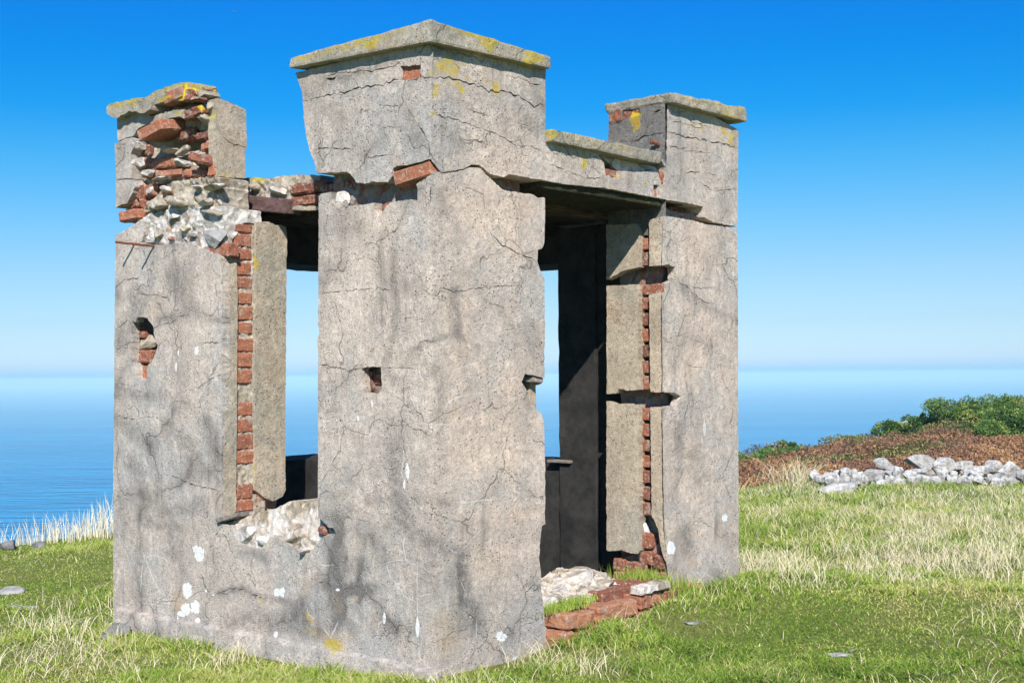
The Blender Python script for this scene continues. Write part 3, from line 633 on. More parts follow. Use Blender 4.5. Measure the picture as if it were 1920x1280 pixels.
# near pier core, its hidden sides, and the gap under the turret block
hexa('pier_core', box8(.10, .80, .10, .80, -.3, 2.36), M['mortar'], ruin, .01, .09, .02, seed=3)
hexa('inner_render', box8(.056, .79, .79, .846, -.3, 2.36), M['tan'], ruin, .006, .09, .004, seed=4)
hexa('inner_render', box8(.79, .846, .056, .846, -.3, 2.38), M['tan'], ruin, .006, .09, .004, seed=4)
hexa('pier_core', box8(.09, .80, .12, .82, 2.30, 2.60), M['mortar'], ruin, .01, .035, .02, seed=5)
b = Bricks()
b.px(600, 345, 625, 362, 0, .10, .1, .3, rot=(0, 0, .1)); b.px(628, 338, 668, 352, 0, .085, .1, .3, rot=(.03, 0, 0)); b.px(674, 343, 700, 356, 0, .09, .1, .35); b.px(716, 380, 732, 400, 0, .07, .1, .55); b.px(760, 340, 781, 352, 0, .075, .1, .45)
b.px(690, 352, 724, 366, 0, .10, .1, .2); b.px(618, 362, 632, 386, 0, .035, .08, .75, rot=(.15, 0, 0)); b.px(681, 692, 696, 735, 0, .06, .06, .12); b.px(697, 700, 714, 722, 0, .08, .06, .3)
b.px(1256, 390, 1300, 410, 1, .14, .1, .3)
b.single(ruin)
rock('rubble_stone', on(636, 374, 0, .045), (.04, .055, .05), M['rubble_white'], ruin, 11, .2, masked=True)
o_ = on(700, 732, 0, .10); rock('rubble_stone', o_, (.03, .03, .03), M['darkrock'], ruin, 12, .4, masked=True)
o_ = on(1000, 711, 1, .03); rock('rubble_stone', (o_.x, .04, o_.z), (.06, .05, .03), M['mortar'], ruin, 14, .1, masked=True)
rock('rubble_stone', on(610, 995, 0, .045), (.03, .05, .03), M['brick'], ruin, 15, .1, masked=True)

# turret block above the near pier
UL = [(812, 300), (805, 298.8), (763, 309.7), (744, 310.5), (736.6, 318), (734, 331), (727, 341.7), (700.6, 340), (685, 344), (668, 342.5), (663, 333), (650.6, 322), (597.5, 324.5), (594, 325), (589, 302), (580.7, 282.5), (576, 263), (571, 230), (567.6, 184), (564, 164), (553, 137),
      (680, 105), (812, 74)]
ULc = [(.006, (566, 190), (605, 181), (648, 172.5), (677, 164), (717, 159), (750, 147)), (.006, (764, 152), (792, 143), (812, 146)), (.004, (763, 200), (770, 215), (782, 230), (795, 250), (802, 263), (809, 299)), (.003, (673, 205), (690, 206), (709, 214)), (.003, (710, 198), (752, 198), (768, 208)),
       (.003, (702, 231), (722, 239), (755, 238)), (.005, (586, 280), (610, 278), (662, 279)), (.004, (661, 138), (668, 155), (676, 170)), (.003, (683, 296), (705, 294), (740, 288)), (.005, (610, 142), (640, 136), (700, 133), (752, 120)), (.004, (796, 225), (812, 215)), (.012, (763, 285), (764, 287))]
slab('turret_block', UL, 0, -.004, .20, M['concrete'], ruin, [[(751, 124), (789, 122), (789, 146), (770, 150), (752, 150)], [(610, 147), (631, 143), (629, 148), (614, 151)]], ULc, h=.022, miter=(-.004,))
UR = [(812, 300), (822, 318), (828, 323.5), (845, 321), (868, 317), (884, 309), (900, 309), (920, 327), (943, 331.7), (956, 327), (985, 332), (1012, 336.6), (1058, 345), (1132, 352.5), (1226, 369.5), (1236, 371.5), (1249, 374), (1249.5, 345), (1250, 310), (1245, 300), (1022, 250), (1023, 120), (812, 74)]
URh = [[(1120.6, 290), (1132.6, 306), (1135, 328), (1150, 333), (1162, 334), (1161, 320), (1182.5, 323), (1210, 321.5), (1222, 318), (1234, 322), (1240, 346), (1247, 345), (1248.5, 318), (1240, 300), (1180, 292)], [(1226, 347), (1236, 348), (1236, 370), (1227, 368)]]
URc = [(.007, (812, 144), (841.5, 146), (874, 156), (897, 161), (918.6, 172.5), (953, 172.5), (979, 184), (1002, 200), (1022, 195.5)), (.004, (812, 214), (822, 217), (848, 222), (881, 233), (914, 245), (943, 258), (966, 272.6), (996, 274), (1019, 286)),
       (.003, (1020, 286), (1058, 291), (1080, 292)), (.004, (880, 207), (900, 214), (920, 217)), (.003, (940, 176), (950, 220), (955, 233), (943, 258)), (.003, (955, 233), (975, 237), (1000, 247)), (.004, (935, 130), (940, 145)), (.004, (950, 141), (970, 145), (1000, 158), (1020, 160)),
       (.003, (866, 262), (900, 264), (920, 275)), (.004, (1022, 305), (1060, 318), (1095, 334), (1114, 335), (1129, 333)), (.003, (1050, 292), (1056, 315), (1060, 340)), (.003, (845, 222), (852, 237)), (.006, (852, 118), (860, 130), (862, 142))]
slab('turret_block', UR, 1, -.004, .30, M['concrete'], ruin, URh, URc, h=.022, miter=(-.004,))
hexa('pier_core', box8(.03, .86, .03, .84, 2.56, 3.04), M['mortar'], ruin, .01, .09, .01, seed=6)
b = Bricks()
b.px(751, 123, 789, 151, 0, .012, .1, .72, bev=.003, j=.002); b.px(610, 140, 632, 151, 0, .02, .1, .5); b.px(814, 95, 850, 108, 1, .012, .08, .5)
# the tilted bright brick at the block's foot
p0 = on(737, 338, 0, .0); p1 = on(809, 311, 0, .0)
b.add(.004, .10, min(p0.y, p1.y) + .012, max(p0.y, p1.y), (p0.z + p1.z) / 2 - .036, (p0.z + p1.z) / 2 + .036, .74, (-.13, 0, 0), j=.004)
b.px(1135, 318, 1162, 333, 1, .02, .1, .45); b.px(1227, 347, 1236, 370, 1, .018, .1, .62); b.px(1238, 322, 1249, 345, 1, .01, .1, .5, rot=(0, .1, 0)); b.px(1222, 318, 1238, 330, 1, .03, .1, .55, rot=(0, .3, 0))
b.single(ruin)
slab('lime_patch', [(1128, 292), (1165, 300), (1225, 312), (1238, 320), (1215, 326), (1180, 328), (1158, 322)], 1, .03, .1, M['rubble_white'], ruin, h=.014, amp=0, disp=lambda a, z: .014 * vn(a * 16, z * 16, 3))

def coping(axis_pts, name='coping', amp=.006, **k): return hexa(name, axis_pts, M['coping'], ruin, .012, .04, amp, **k)
# near coping: three visible vertical edges read from the photo
c0 = on(815, 79, 0, -.055); t0 = on(815, 38, 0, -.055); cx = on(812, 79, 1, -.055)
zc, zt = on(812, 79, 1, -.055).z, on(812, 37, 1, -.055).z
l0, l1 = on(541, 128, 0, -.055), on(543, 108, 0, -.055); r0, r1 = on(1034.5, 129, 1, -.055), on(1034, 106, 1, -.055)
o = -.055
hexa('coping', [(o, o, zc), (r0.x, o, r0.z), (r0.x, .9, r0.z), (o, l0.y, l0.z), (o, o, zt), (r1.x, o, r1.z), (r1.x, .9, r1.z - .02), (o, l1.y, l1.z)], M['coping'], ruin, .012, .035, .007, seed=21, freq=11)
# parapet coping over the doorway
a0, a1 = on(1020, 262, 1, -.05), on(1020, 238, 1, -.05); b0, b1 = on(1240, 308, 1, -.05), on(1242, 285, 1, -.05)
hexa('coping', [(.862, -.05, a0.z), (b0.x, -.05, b0.z), (b0.x, .30, b0.z), (.862, .30, a0.z), (.862, -.05, a1.z), (b1.x, -.05, b1.z), (b1.x, .30, b1.z), (.862, .30, a1.z)], M['coping'], ruin, .014, .035, .007, seed=22, freq=12)
hexa('parapet_beam', box8(.87, 1.97, .29, .42, 2.48, 2.78), M['darkgrey'], ruin, .01, .08, .01, seed=23)

# right turret block
X2 = 2.0
RB = [(1252, 375), (1290, 381), (1319, 387), (1320, 407), (1338, 417), (1360, 421), (1383, 424.7), (1384, 340), (1384.5, 244), (1320, 208), (1252, 186)]
RBc = [(.007, (1252, 248), (1265, 251), (1285.6, 258), (1308, 260), (1325, 264), (1352.6, 269), (1384, 278.5)), (.004, (1313, 342), (1335, 356), (1349, 357.6), (1384, 354)), (.004, (1289, 216.7), (1297.6, 228.7), (1315, 234), (1335, 240)), (.004, (1252, 272), (1272, 278.5), (1290, 277)), (.003, (1280, 281), (1310, 285), (1325, 287)),
       (.003, (1256, 229), (1275, 228), (1300, 238), (1320, 240)), (.004, (1281, 323), (1315, 323)), (.003, (1252, 327), (1270, 331)), (.003, (1335, 357), (1336, 378)), (.005, (1334, 330), (1338, 333)), (.003, (1262, 204), (1270, 213))]
slab('turret_block', RB, 1, .0, .44, M['concrete'], ruin, [], RBc, h=.022, miter=(X2,))
RS = [(1252, 380), (1252, 176), (1240, 178), (1201, 191), (1168, 202), (1141, 211.5), (1140, 300), (1140, 380)]
RSc = [(.005, (1141, 230), (1151.5, 231), (1165, 227), (1181, 220)), (.006, (1184, 270), (1194.5, 262), (1212, 255), (1230, 250), (1248, 247.6)), (.005, (1222, 218), (1232, 212)), (.004, (1212, 236), (1226, 230)), (.004, (1160, 270), (1172, 262))]
o_ = slab('turret_side', [(0, 2.3)] + [(on(x, y, 0, X2).y, on(x, y, 0, X2).z) for x, y in RS[1:-1]] + [(.437, 2.3)], 0, X2, .05, M['darkgrey'], ruin, [[(on(x, y, 0, X2).y, on(x, y, 0, X2).z) for x, y in ((1167, 206), (1200, 194), (1203, 218), (1182, 221), (1167, 223))], [(on(x, y, 0, X2).y, on(x, y, 0, X2).z) for x, y in ((1226, 210), (1240, 204), (1238, 209), (1229, 213))]],
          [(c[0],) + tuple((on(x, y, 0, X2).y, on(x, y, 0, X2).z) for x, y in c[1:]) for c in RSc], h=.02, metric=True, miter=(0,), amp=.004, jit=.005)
b = Bricks(); b.px(1167, 195, 1203, 222, 0, X2 + .006, .1, .3, bev=.003); b.px(1225, 203, 1241, 214, 0, X2 + .02, .1, .6); b.px(1142, 206, 1165, 228, 0, X2 - .003, .06, .45, bev=.003); b.single(ruin)
# its coping, broken off at the left
q = lambda x, y: on(x, y, 1, -.06)
A_, B_, C_, D_ = q(1262, 192), q(1403, 229), q(1399, 202), q(1258, 173)
hexa('coping', [(A_.x, -.06, A_.z), (B_.x, -.06, B_.z), (B_.x, .5, B_.z), (A_.x, .44, A_.z), (D_.x, -.06, D_.z), (C_.x, -.06, C_.z), (C_.x, .5, C_.z), (D_.x, .44, D_.z)], M['coping'], ruin, .014, .035, .010, seed=25, freq=9)

# right pier, front render
PF = [(1241.4, 405), (1256, 406), (1303, 414), (1322, 420.6), (1350, 424), (1383, 428.4), (1384, 700), (1385.5, 1090), (1385, 1130), (1256, 1150), (1255, 1091), (1251.6, 1054), (1246, 1038), (1244, 960), (1242, 762), (1270, 760.5), (1276.6, 742.5), (1265.6, 736), (1242, 734.7),
      (1241, 551), (1245, 550), (1247, 541), (1251.6, 531), (1266, 525), (1266, 500), (1250, 496), (1241, 497)]
PFc = [(.004, (1270, 527), (1287.5, 538), (1311, 560), (1322, 566), (1345, 570)), (.003, (1288, 538), (1320, 540), (1340, 539)), (.003, (1278, 738), (1290, 735), (1302, 728)), (.003, (1246, 994), (1250, 1005), (1252, 1020)), (.003, (1283, 680), (1300, 688), (1320, 688))]
PX = 1.972
slab('concrete_facing', PF, 1, 0, T, M['concrete'], ruin, [], PFc, [m_ for m_ in MK1 if m_[0][0][0] > 1100], h=.022, miter=(PX,))
J = lambda x, y: (on(x, y, 0, PX).y, on(x, y, 0, PX).z)
def jamb(pts, name='jamb_render', mat='tan', mt=None, **k):
    P_ = [J(x, y) for x, y in pts]
    return slab(name, P_, 0, PX, .065, M[mat], ruin, metric=True, miter=mt, h=.02, jit=.004, amp=.003, **k)
YO = J(1219, 700)[0]
def z_(y): return J(1230, y)[1]
for (ya, yb, sk) in ((407, 498, 0), (548, 735, 0), (762, 1045, 1)):
    za, zb = z_(ya), z_(yb)
    pts = [(0, zb), (0, za), (YO, za - .01), (YO, zb + (.10 if sk else .0))]
    if sk: pts = [(0, z_(1055)), (0, za), (YO, za - .003), (YO, z_(965)), (YO * .55, z_(990)), (YO * .3, z_(1035))]
    slab('jamb_render', pts, 0, PX, .065, M['tan'], ruin, metric=True, miter=(0,), h=.02, jit=.003, amp=.003)
jamb([(1199, 433), (1198, 500), (1188, 503), (1168, 508), (1145, 520), (1137, 524), (1137, 421), (1165, 421), (1192, 419)])
jamb([(1197, 533), (1199, 730), (1190, 732), (1176, 731), (1160, 728), (1157, 737), (1137, 738), (1137, 536)])
jamb([(1198, 759), (1199, 965), (1198, 1000), (1200, 1030), (1196, 1038), (1180, 1036), (1165, 1031), (1140, 1033), (1137, 1030), (1137, 752), (1150, 757), (1170, 757)])
hexa('pier_core', box8(2.095, 2.78, .10, .42, -.2, 2.46), M['mortar'], ruin, .008, .05, .022, seed=31, freq=18)
hexa('pier_core', box8(2.055, 2.2, .10, .40, -.2, .42), M['mortar'], ruin, .008, .05, .02, seed=32, freq=18)
b = Bricks()
for y0, y1, t_ in ((415, 441, .55), (446, 470, .6), (473, 500, .12), (534, 553, .5), (557, 582, .45), (586, 612, .2), (616, 642, .55), (646, 671, .15), (675, 700, .5), (704, 732, .55), (764, 789, .6), (793, 819, .5), (823, 847, .5), (852, 877, .55), (880, 906, .3), (910, 937, .35), (940, 966, .3)):
    if y0 in (534, 764): b.build('brickwork', ruin); b = Bricks()
    zz0, zz1 = on(1210, y1, 0, 2.03).z, on(1210, y0, 0, 2.03).z
    b.add(2.008, 2.10, .095, .238, zz0 + .003, zz1 - .003, t_ + random.uniform(-.05, .05), (0, 0, random.uniform(-.03, .03)), j=.004)
b.build('brickwork', ruin)
b = Bricks(); b.add(2.0, 2.1, .03, .17, on(1225, 552, 0, 1.99).z, on(1225, 532, 0, 1.99).z, .45); b.single(ruin)
b = Bricks()
for x0, y0, x1, y1, t_ in ((1199, 1000, 1220, 1030, .42), (1196, 1032, 1222, 1060, .45), (1223, 1040, 1248, 1068, .22), (1148, 1047, 1171, 1070, .42), (1172, 1054, 1211, 1081, .38), (1148, 1073, 1191, 1098, .45), (1192, 1084, 1222, 1106, .4), (1224, 1072, 1248, 1096, .4), (1148, 1100, 1180, 1120, .3), (1184, 1108, 1240, 1130, .3)):
    b.px(x0, y0, x1, y1, 0, 2.0, .12, t_, rot=(.02, 0, random.uniform(-.03, .03)), j=.008, bev=.01)
b.single(ruin)
rock('rubble_stone', on(1205, 992, 0, 2.04), (.05, .04, .04), M['white'], ruin, 33, masked=True)
rock('rubble_stone', on(1182, 1045, 0, 2.06), (.05, .04, .03), M['mortar'], ruin, 34, masked=True)
b = Bricks(); p_ = on(1335, 390, 1, .0)
rock('rubble_stone', on(1312, 402, 1, .05), (.05, .05, .035), M['mortar'], ruin, 35, masked=True)
hexa('iron_rod', [(1.93, .40, 2.72), (2.01, .40, 2.72), (2.01, .42, 2.72), (1.93, .42, 2.72), (1.93, .40, 2.74), (2.01, .40, 2.74), (2.01, .42, 2.74), (1.93, .42, 2.74)], M['rust'], ruin, .003, .03, .002)

# left pier jamb (faces the doorway side), plane Y = 1.683
YJ = on(416.5, 700, 0, 0).y
def jl(pts, t, mat='tan', val=None, mt=None, **k):
    v = YJ if val is None else val
    return slab('jamb_render', [(on(x, y, 1, v).x, on(x, y, 1, v).z) for x, y in pts], 1, v, t, M[mat], ruin, metric=True, h=.02, jit=.003, amp=.003, miter=mt, **k)
cj = [(.003, (422, 587), (444, 589)), (.004, (418, 643), (430, 643), (444, 645)), (.003, (418, 777), (430, 779), (444, 777)), (.003, (418, 920), (444, 918)), (.006, (415, 697), (424, 699), (432, 702))]
jl([(416.5, 975), (416.5, 486), (424, 478), (433, 465), (439, 470), (444, 478), (445, 520), (445, 620), (444, 800), (443, 958), (430, 968)], .06, mt=(0.0,))
jl([(480, 416.4), (503, 415.6), (517, 422), (529, 422), (536, 426), (538, 436), (537, 620), (535, 850), (535, 918), (530, 930), (512.5, 939), (497, 933), (478, 918), (477, 700)], .06)
hexa('pier_core', [(.14, YJ + .07, -.2), (.44, YJ + .07, -.2), (.44, 2.78, -.2), (.14, 2.78, -.2), (.14, YJ + .07, 2.30), (.44, YJ + .07, 2.34), (.44, 2.78, 2.36), (.14, 2.78, 2.3)], M['mortar'], ruin, .01, .06, .02, seed=41, freq=17)
b = Bricks()
for i, (y0, y1) in enumerate(((418, 436), (438, 462), (465, 487), (491, 516), (519, 541), (547, 570), (573, 600), (603, 626), (633, 659), (660, 688), (692, 719), (726, 749), (753, 779), (784, 810), (813, 842), (844, 869), (874, 905), (906, 935), (936, 958))):
    z1, z0 = on(461, y0, 1, YJ).z, on(461, y1 + 1, 1, YJ).z
    t_ = [.5, .55, .5, .62, .6, .72, .66, .66, .62, .7, .66, .15, .64, .55, .45, .68, .45, .5, .62][i]
    r_ = .02 if i in (11, 16) else 0
    b.add(.104, .228 + random.uniform(-.006, .006), YJ + .012 + r_, YJ + .09, z0 + .002, z1 - .003, t_ + .06, (0, 0, random.uniform(-.02, .02)), j=.006, bev=.007)
b.build('brickwork', ruin)
b = Bricks(); b.px(440, 437, 457, 462, 1, YJ + .014, .1, .5); b.px(426, 466, 456, 486, 1, YJ + .016, .1, .55); b.px(391, 456, 427, 481, 0, .02, .08, .55, rot=(.05, 0, 0)); b.px(478, 925, 500, 950, 1, YJ + .02, .1, .5); b.single(ruin)
slab('mortar_joint', [(on(x, y, 1, YJ).x, on(x, y, 1, YJ).z) for x, y in ((444, 415), (478, 415), (480, 700), (478, 925), (500, 935), (500, 965), (443, 965))], 1, YJ + .021, .05, M['rubble_grey'], ruin, metric=True, h=.012, amp=0, disp=lambda a, z: .012 * vn(a * 40, z * 40, 2))
# bricks inside the ragged hole
b = Bricks(); b.px(250, 610, 257, 624, 0, .05, .08, .7); b.px(246, 622, 270, 634, 0, .06, .08, .35); b.px(247, 656, 281, 682, 0, .05, .08, .5, bev=.012); b.px(254, 686, 278, 716, 0, .045, .08, .72); b.build('brickwork', ruin)
rock('rubble_stone', on(266, 646, 0, .09), (.05, .13, .07), M['rubble_grey'], ruin, 42, .1, masked=True)
# white rubble heart of the broken pier head
def lump(a, z, s=1.0): return s * (.024 * vn(a * 8, z * 11, 1) + .011 * vn(a * 24, z * 26, 6) + .010 * vn(a * 52, z * 52, 8))
slab('rubble_fill', [(416, 386), (436, 386), (462, 396), (481, 412), (478, 417), (456, 419), (448, 434), (437, 446), (428, 466), (422, 470)], 1, YJ + .012, .2, M['rubble_white'], ruin, h=.012, amp=0, jit=.005, disp=lambda a, z: .014 * vn(a * 18, z * 18, 3) + .008 * vn(a * 45, z * 45, 3))
slab('rubble_fill', [(246, 470), (236, 440), (243, 425), (262, 410), (300, 395), (350, 388), (400, 386), (411, 388), (412, 430), (410, 500), (300, 500)], 0, .03, .3, M['rubble_white'], ruin, h=.009, amp=0, jit=.008, disp=lambda a, z: lump(a, z, 1.1))
for i, (x, y, w_, h_, m_) in enumerate(((402, 447, 40, 17, 'greystone'), (398, 397, 36, 9, 'rubble_grey'), (328, 404, 16, 9, 'rubble_white'), (298, 441, 18, 7, 'rubble_grey'), (322, 446, 12, 5, 'brick'), (286, 452, 16, 6, 'greystone'), (362, 440, 12, 7, 'greystone'), (350, 428, 12, 7, 'rubble_tan'))):
    rock('rubble_stone', on(x, y, 0, .02), (.035, w_ * .0030, h_ * .0030), M[m_], ruin, 50 + i, 0, cuts=12, masked=True)
# left turret block: render strips, rubble heart, side slab
slab('turret_facing', [(219.7, 200), (282, 192), (281, 215), (280.6, 230.6), (260, 240), (249, 256), (235, 259), (221, 265), (219.5, 235)], 0, 0, .09, M['concrete'], ruin, h=.02)
slab('turret_facing', [(215, 269), (222, 268), (235, 260), (249, 258), (254, 262), (252.5, 273), (244.7, 288), (243, 304), (248, 312), (246, 334), (217, 336.5), (216, 300)], 0, 0, .09, M['concrete'], ruin, h=.02)
slab('turret_facing', [(217, 338.5), (249, 336), (253, 350), (245, 369), (238, 381), (228, 383), (217, 389)], 0, .0, .09, M['concrete'], ruin, h=.02)
YS = 1.775
zz = lambda x, y: (on(x, y, 1, YS).x, on(x, y, 1, YS).z)
slab('turret_side', [zz(401, 186), zz(409, 184), zz(461, 205.6), zz(462.7, 278), zz(459, 282), zz(460, 334), zz(430, 333), zz(406, 330), zz(404, 240), zz(405, 215)], 1, YS, .07, M['tan'], ruin, metric=True, h=.02,
     cracks=[(.008, zz(418, 259), zz(424, 261), zz(438, 272), zz(445, 271), zz(461, 278))])
slab('rubble_fill', [(236, 395), (236, 225), (262, 205), (330, 190), (380, 196), (399, 210), (399, 395)], 0, .095, .13, M['rubble_grey'], ruin, h=.010, amp=0, jit=.008,
     disp=lambda a, z: lump(a, z, .6) + .12 * math.exp(-((z - 2.86) / .045) ** 2 - ((a - 2.17) / .24) ** 2))
b = Bricks()
p_ = on(296, 243, 0, -.03); b.add(-.10, .12, p_.y - .115, p_.y + .115, p_.z - .036, p_.z + .034, .72, (-.22, -.12, .1), j=.006, bev=.008)
for x0, y0, x1, y1, v, t_, r in ((282, 296, 316, 315, .05, .72, 0), (290, 317, 336, 331, .045, .75, .05), (338, 317, 357, 332, .05, .75, 0), (375, 264, 398, 281, .04, .7, -.1), (388, 310, 400, 331, .02, .7, 0), (268, 345, 291, 368, .03, .62, 0), (303, 344, 325, 364, .035, .7, .2),
                       (246, 314, 258, 334, .06, .3, 0), (246, 345, 262, 372, .03, .35, .2), (250, 270, 278, 290, .07, .22, .2), (330, 240, 366, 262, .07, .25, 0), (366, 246, 392, 262, .06, .2, 0), (318, 297, 336, 313, .05, .6, 0), (358, 316, 374, 331, .05, .6, 0), (374, 314, 387, 330, .06, .35, 0), (264, 318, 287, 332, .04, .4, 0), (268, 296, 281, 312, .04, .5, 0), (389, 188, 406, 204, .05, .2, .1), (376, 290, 388, 308, .06, .45, .3), (260, 374, 275, 392, .03, .4, .3), (244, 372, 258, 390, .04, .4, -.2)):
    b.px(x0, y0, x1, y1, 0, v, .12, t_, rot=(r, 0, random.uniform(-.08, .08)), j=.009, bev=.01)
b.single(ruin)
b = Bricks(); b.px(354, 290, 387, 308, 0, -.005, .12, .32, rot=(.2, .1, .3), j=.014, bev=.02); b.single(ruin, 'loose_brick')
b = Bricks(); b.px(223, 394, 257, 413, 0, -.01, .14, .72, rot=(-.04, 0, .06), j=.008, bev=.008); b.single(ruin, 'loose_brick')
for i, (x, y, w_, h_, d_, m_) in enumerate(((262, 272, 14, 10, .02, 'rubble_white'), (262, 306, 17, 11, .03, 'rubble_white'), (280, 327, 16, 9, .02, 'rubble_white'), (345, 282, 22, 10, .04, 'rubble_grey'), (345, 304, 18, 9, .05, 'rubble_white'), (325, 283, 22, 6, .06, 'rubble_white'), (305, 336, 34, 4, .01, 'rubble_white'), (385, 300, 10, 14, .05, 'rubble_grey'), (390, 224, 16, 18, .03, 'rubble_grey'), (315, 354, 8, 7, .0, 'rubble_white'), (286, 356, 8, 9, .02, 'rubble_white'), (398, 200, 9, 10, .02, 'rubble_grey'))):
    rock('rubble_stone', on(x, y, 0, d_ + .02), (.05, w_ * .0028, h_ * .0028), M[m_], ruin, 80 + i, 0, masked=True)
# broken coping on the left block
def cop_px(name, pts, val, t, seed, mat='coping', amp=.008):
    return slab(name, pts, 0, val, t, M[mat], ruin, h=.016, jit=.006, amp=0, disp=lambda a, z: amp * (vn(a * 14, z * 14, seed) + .5 * vn(a * 40, z * 40, seed)))
cop_px('coping', [(200, 213), (199.5, 200), (210, 194), (240, 187), (279, 181), (283, 186), (281, 205), (272, 212), (262, 213), (255, 209), (242, 209), (228, 216), (218, 222), (207, 219)], -.055, .25, 1)
cop_px('coping', [(280, 199), (280, 178), (286, 173), (310, 164), (333, 156), (352, 154), (371, 158), (382, 176), (372, 184), (350, 190), (330, 188), (300, 192)], -.03, .12, 2)
cop_px('coping', [(281, 219), (300, 213), (330, 206), (352, 205), (376, 204), (376, 220), (352, 222), (330, 219), (312, 224), (290, 232), (281, 232)], .0, .14, 3)
b = Bricks(); p_ = on(325, 176, 0, -.03); b.px(306, 166, 350, 188, 0, -.038, .12, .6, rot=(-.12, 0, 0), j=.008); b.px(345, 164, 376, 190, 0, -.034, .12, .25, rot=(.1, 0, .1), j=.02, bev=.012); b.px(345, 202, 378, 218, 0, -.012, .12, .3, rot=(-.1, 0, 0), j=.015); b.single(ruin)

# remains of the beam over the window: rough ledge of broken concrete
slab('beam_remains', [(262, 398), (290, 372), (300, 360), (330, 340), (370, 333), (408, 332), (413, 334), (413, 392), (400, 396), (360, 390), (320, 392)], 0, .04, .20, M['rubble_grey'], ruin, h=.010, amp=0, jit=.009,
     disp=lambda a, z: lump(a, z, 1.4) + .03 * vn(a * 5, z * 14, 9))
slab('beam_remains', [(410, 392), (410, 336), (455, 335), (480, 334), (512, 343), (545, 351), (545, 374), (500, 372), (452, 372), (440, 380), (436, 398)], 0, .37, .12, M['rubble_grey'], ruin, h=.010, amp=0, jit=.009,
     disp=lambda a, z: lump(a, z, 1.3) + .03 * vn(a * 5, z * 14, 9))
slab('beam_remains', [(495, 352), (500, 337), (520, 330), (560, 328), (602, 329), (602, 342), (560, 345), (540, 350), (515, 353)], 0, .42, .2, M['rubble_grey'], ruin, h=.010, amp=0, jit=.005, disp=lambda a, z: lump(a, z, .9))
for i, (x, y, w_, h_, d_, m_) in enumerate(((385, 378, 18, 8, .0, 'rubble_white'), (372, 352, 12, 7, .01, 'rubble_white'), (402, 350, 26, 8, .0, 'rubble_tan'), (332, 378, 30, 12, .01, 'rubble_grey'), (295, 383, 26, 10, .02, 'rubble_grey'), (450, 352, 28, 10, .36, 'rubble_tan'), (525, 358, 24, 12, .37, 'rubble_white'), (480, 350, 18, 9, .37, 'rubble_grey'))):
    rock('rubble_stone', on(x, y, 0, d_), (.05, w_ * .0028, h_ * .0028), M[m_], ruin, 110 + i, 0, masked=True)
b = Bricks()
b.px(543, 343, 610, 362, 0, .37, .14, .3, j=.014, bev=.014); b.px(543, 364, 610, 386, 0, .38, .14, .32, j=.014, bev=.014); b.single(ruin)
hexa('lintel_remnant', [(*on(541, 394, 0, .38),), (.46, on(541, 394, 0, .38).y, on(541, 388, 0, .38).z), (.46, on(602, 396, 0, .38).y, on(602, 394, 0, .38).z), (*on(602, 396, 0, .38),),
                        (*on(541, 384, 0, .38),), (.46, on(541, 384, 0, .38).y, on(541, 380, 0, .38).z), (.46, on(602, 386, 0, .38).y, on(602, 384, 0, .38).z), (*on(602, 386, 0, .38),)], M['tan'], ruin, .008, .05, .006)
# the charred timber lintel
tv = .345
P4 = [on(432, 392, 0, tv), on(536, 400, 0, tv), on(541, 374, 0, tv), on(443, 364, 0, tv)]
hexa('timber_lintel', [(tv, P4[0].y, P4[0].z), (tv, P4[1].y, P4[1].z), (.44, P4[1].y - .02, P4[1].z), (.44, P4[0].y, P4[0].z), (tv, P4[3].y, P4[3].z), (tv, P4[2].y, P4[2].z), (.44, P4[2].y - .02, P4[2].z), (.44, P4[3].y, P4[3].z)], M['timber'], ruin, .008, .03, .007, freq=20)
# two rusted rods sticking out of the pier head
def rod(name, p, q_, r, mat, parent=ruin, seg=8):
    p, q_ = Vector(p), Vector(q_); d = (q_ - p).normalized(); s = d.orthogonal().normalized(); t_ = d.cross(s)
    vs = []; n = 7
    for i in range(n + 1):
        c = p.lerp(q_, i / n) + s * r * .7 * noise.noise(p * 3 + Vector((i, 0, 0)))
        for k in range(seg):
            a = 2 * math.pi * k / seg; vs.append(tuple(c + (s * math.cos(a) + t_ * math.sin(a)) * r * (1 + .25 * noise.noise(Vector((i * 2, k, 1))))))
    fs = [(i * seg + k, i * seg + (k + 1) % seg, (i + 1) * seg + (k + 1) % seg, (i + 1) * seg + k) for i in range(n) for k in range(seg)]
    fs += [tuple(range(seg))[::-1], tuple(n * seg + k for k in range(seg))]
    return mesh_obj(name, vs, fs, mat, parent)
for (xa, ya, xb, yb) in ((223, 457, 258, 458), (262, 457, 294, 462)):
    p_ = on(xb, yb, 0, .02); rod('iron_rod', p_, (p_.x - .15, p_.y + .005, p_.z + .004), .0075, M['rust'])
rod('iron_rod', on(1236, 270, 0, X2), Vector(on(1228, 268, 0, X2)) + Vector((-.05, 0, 0)), .012, M['rust'])
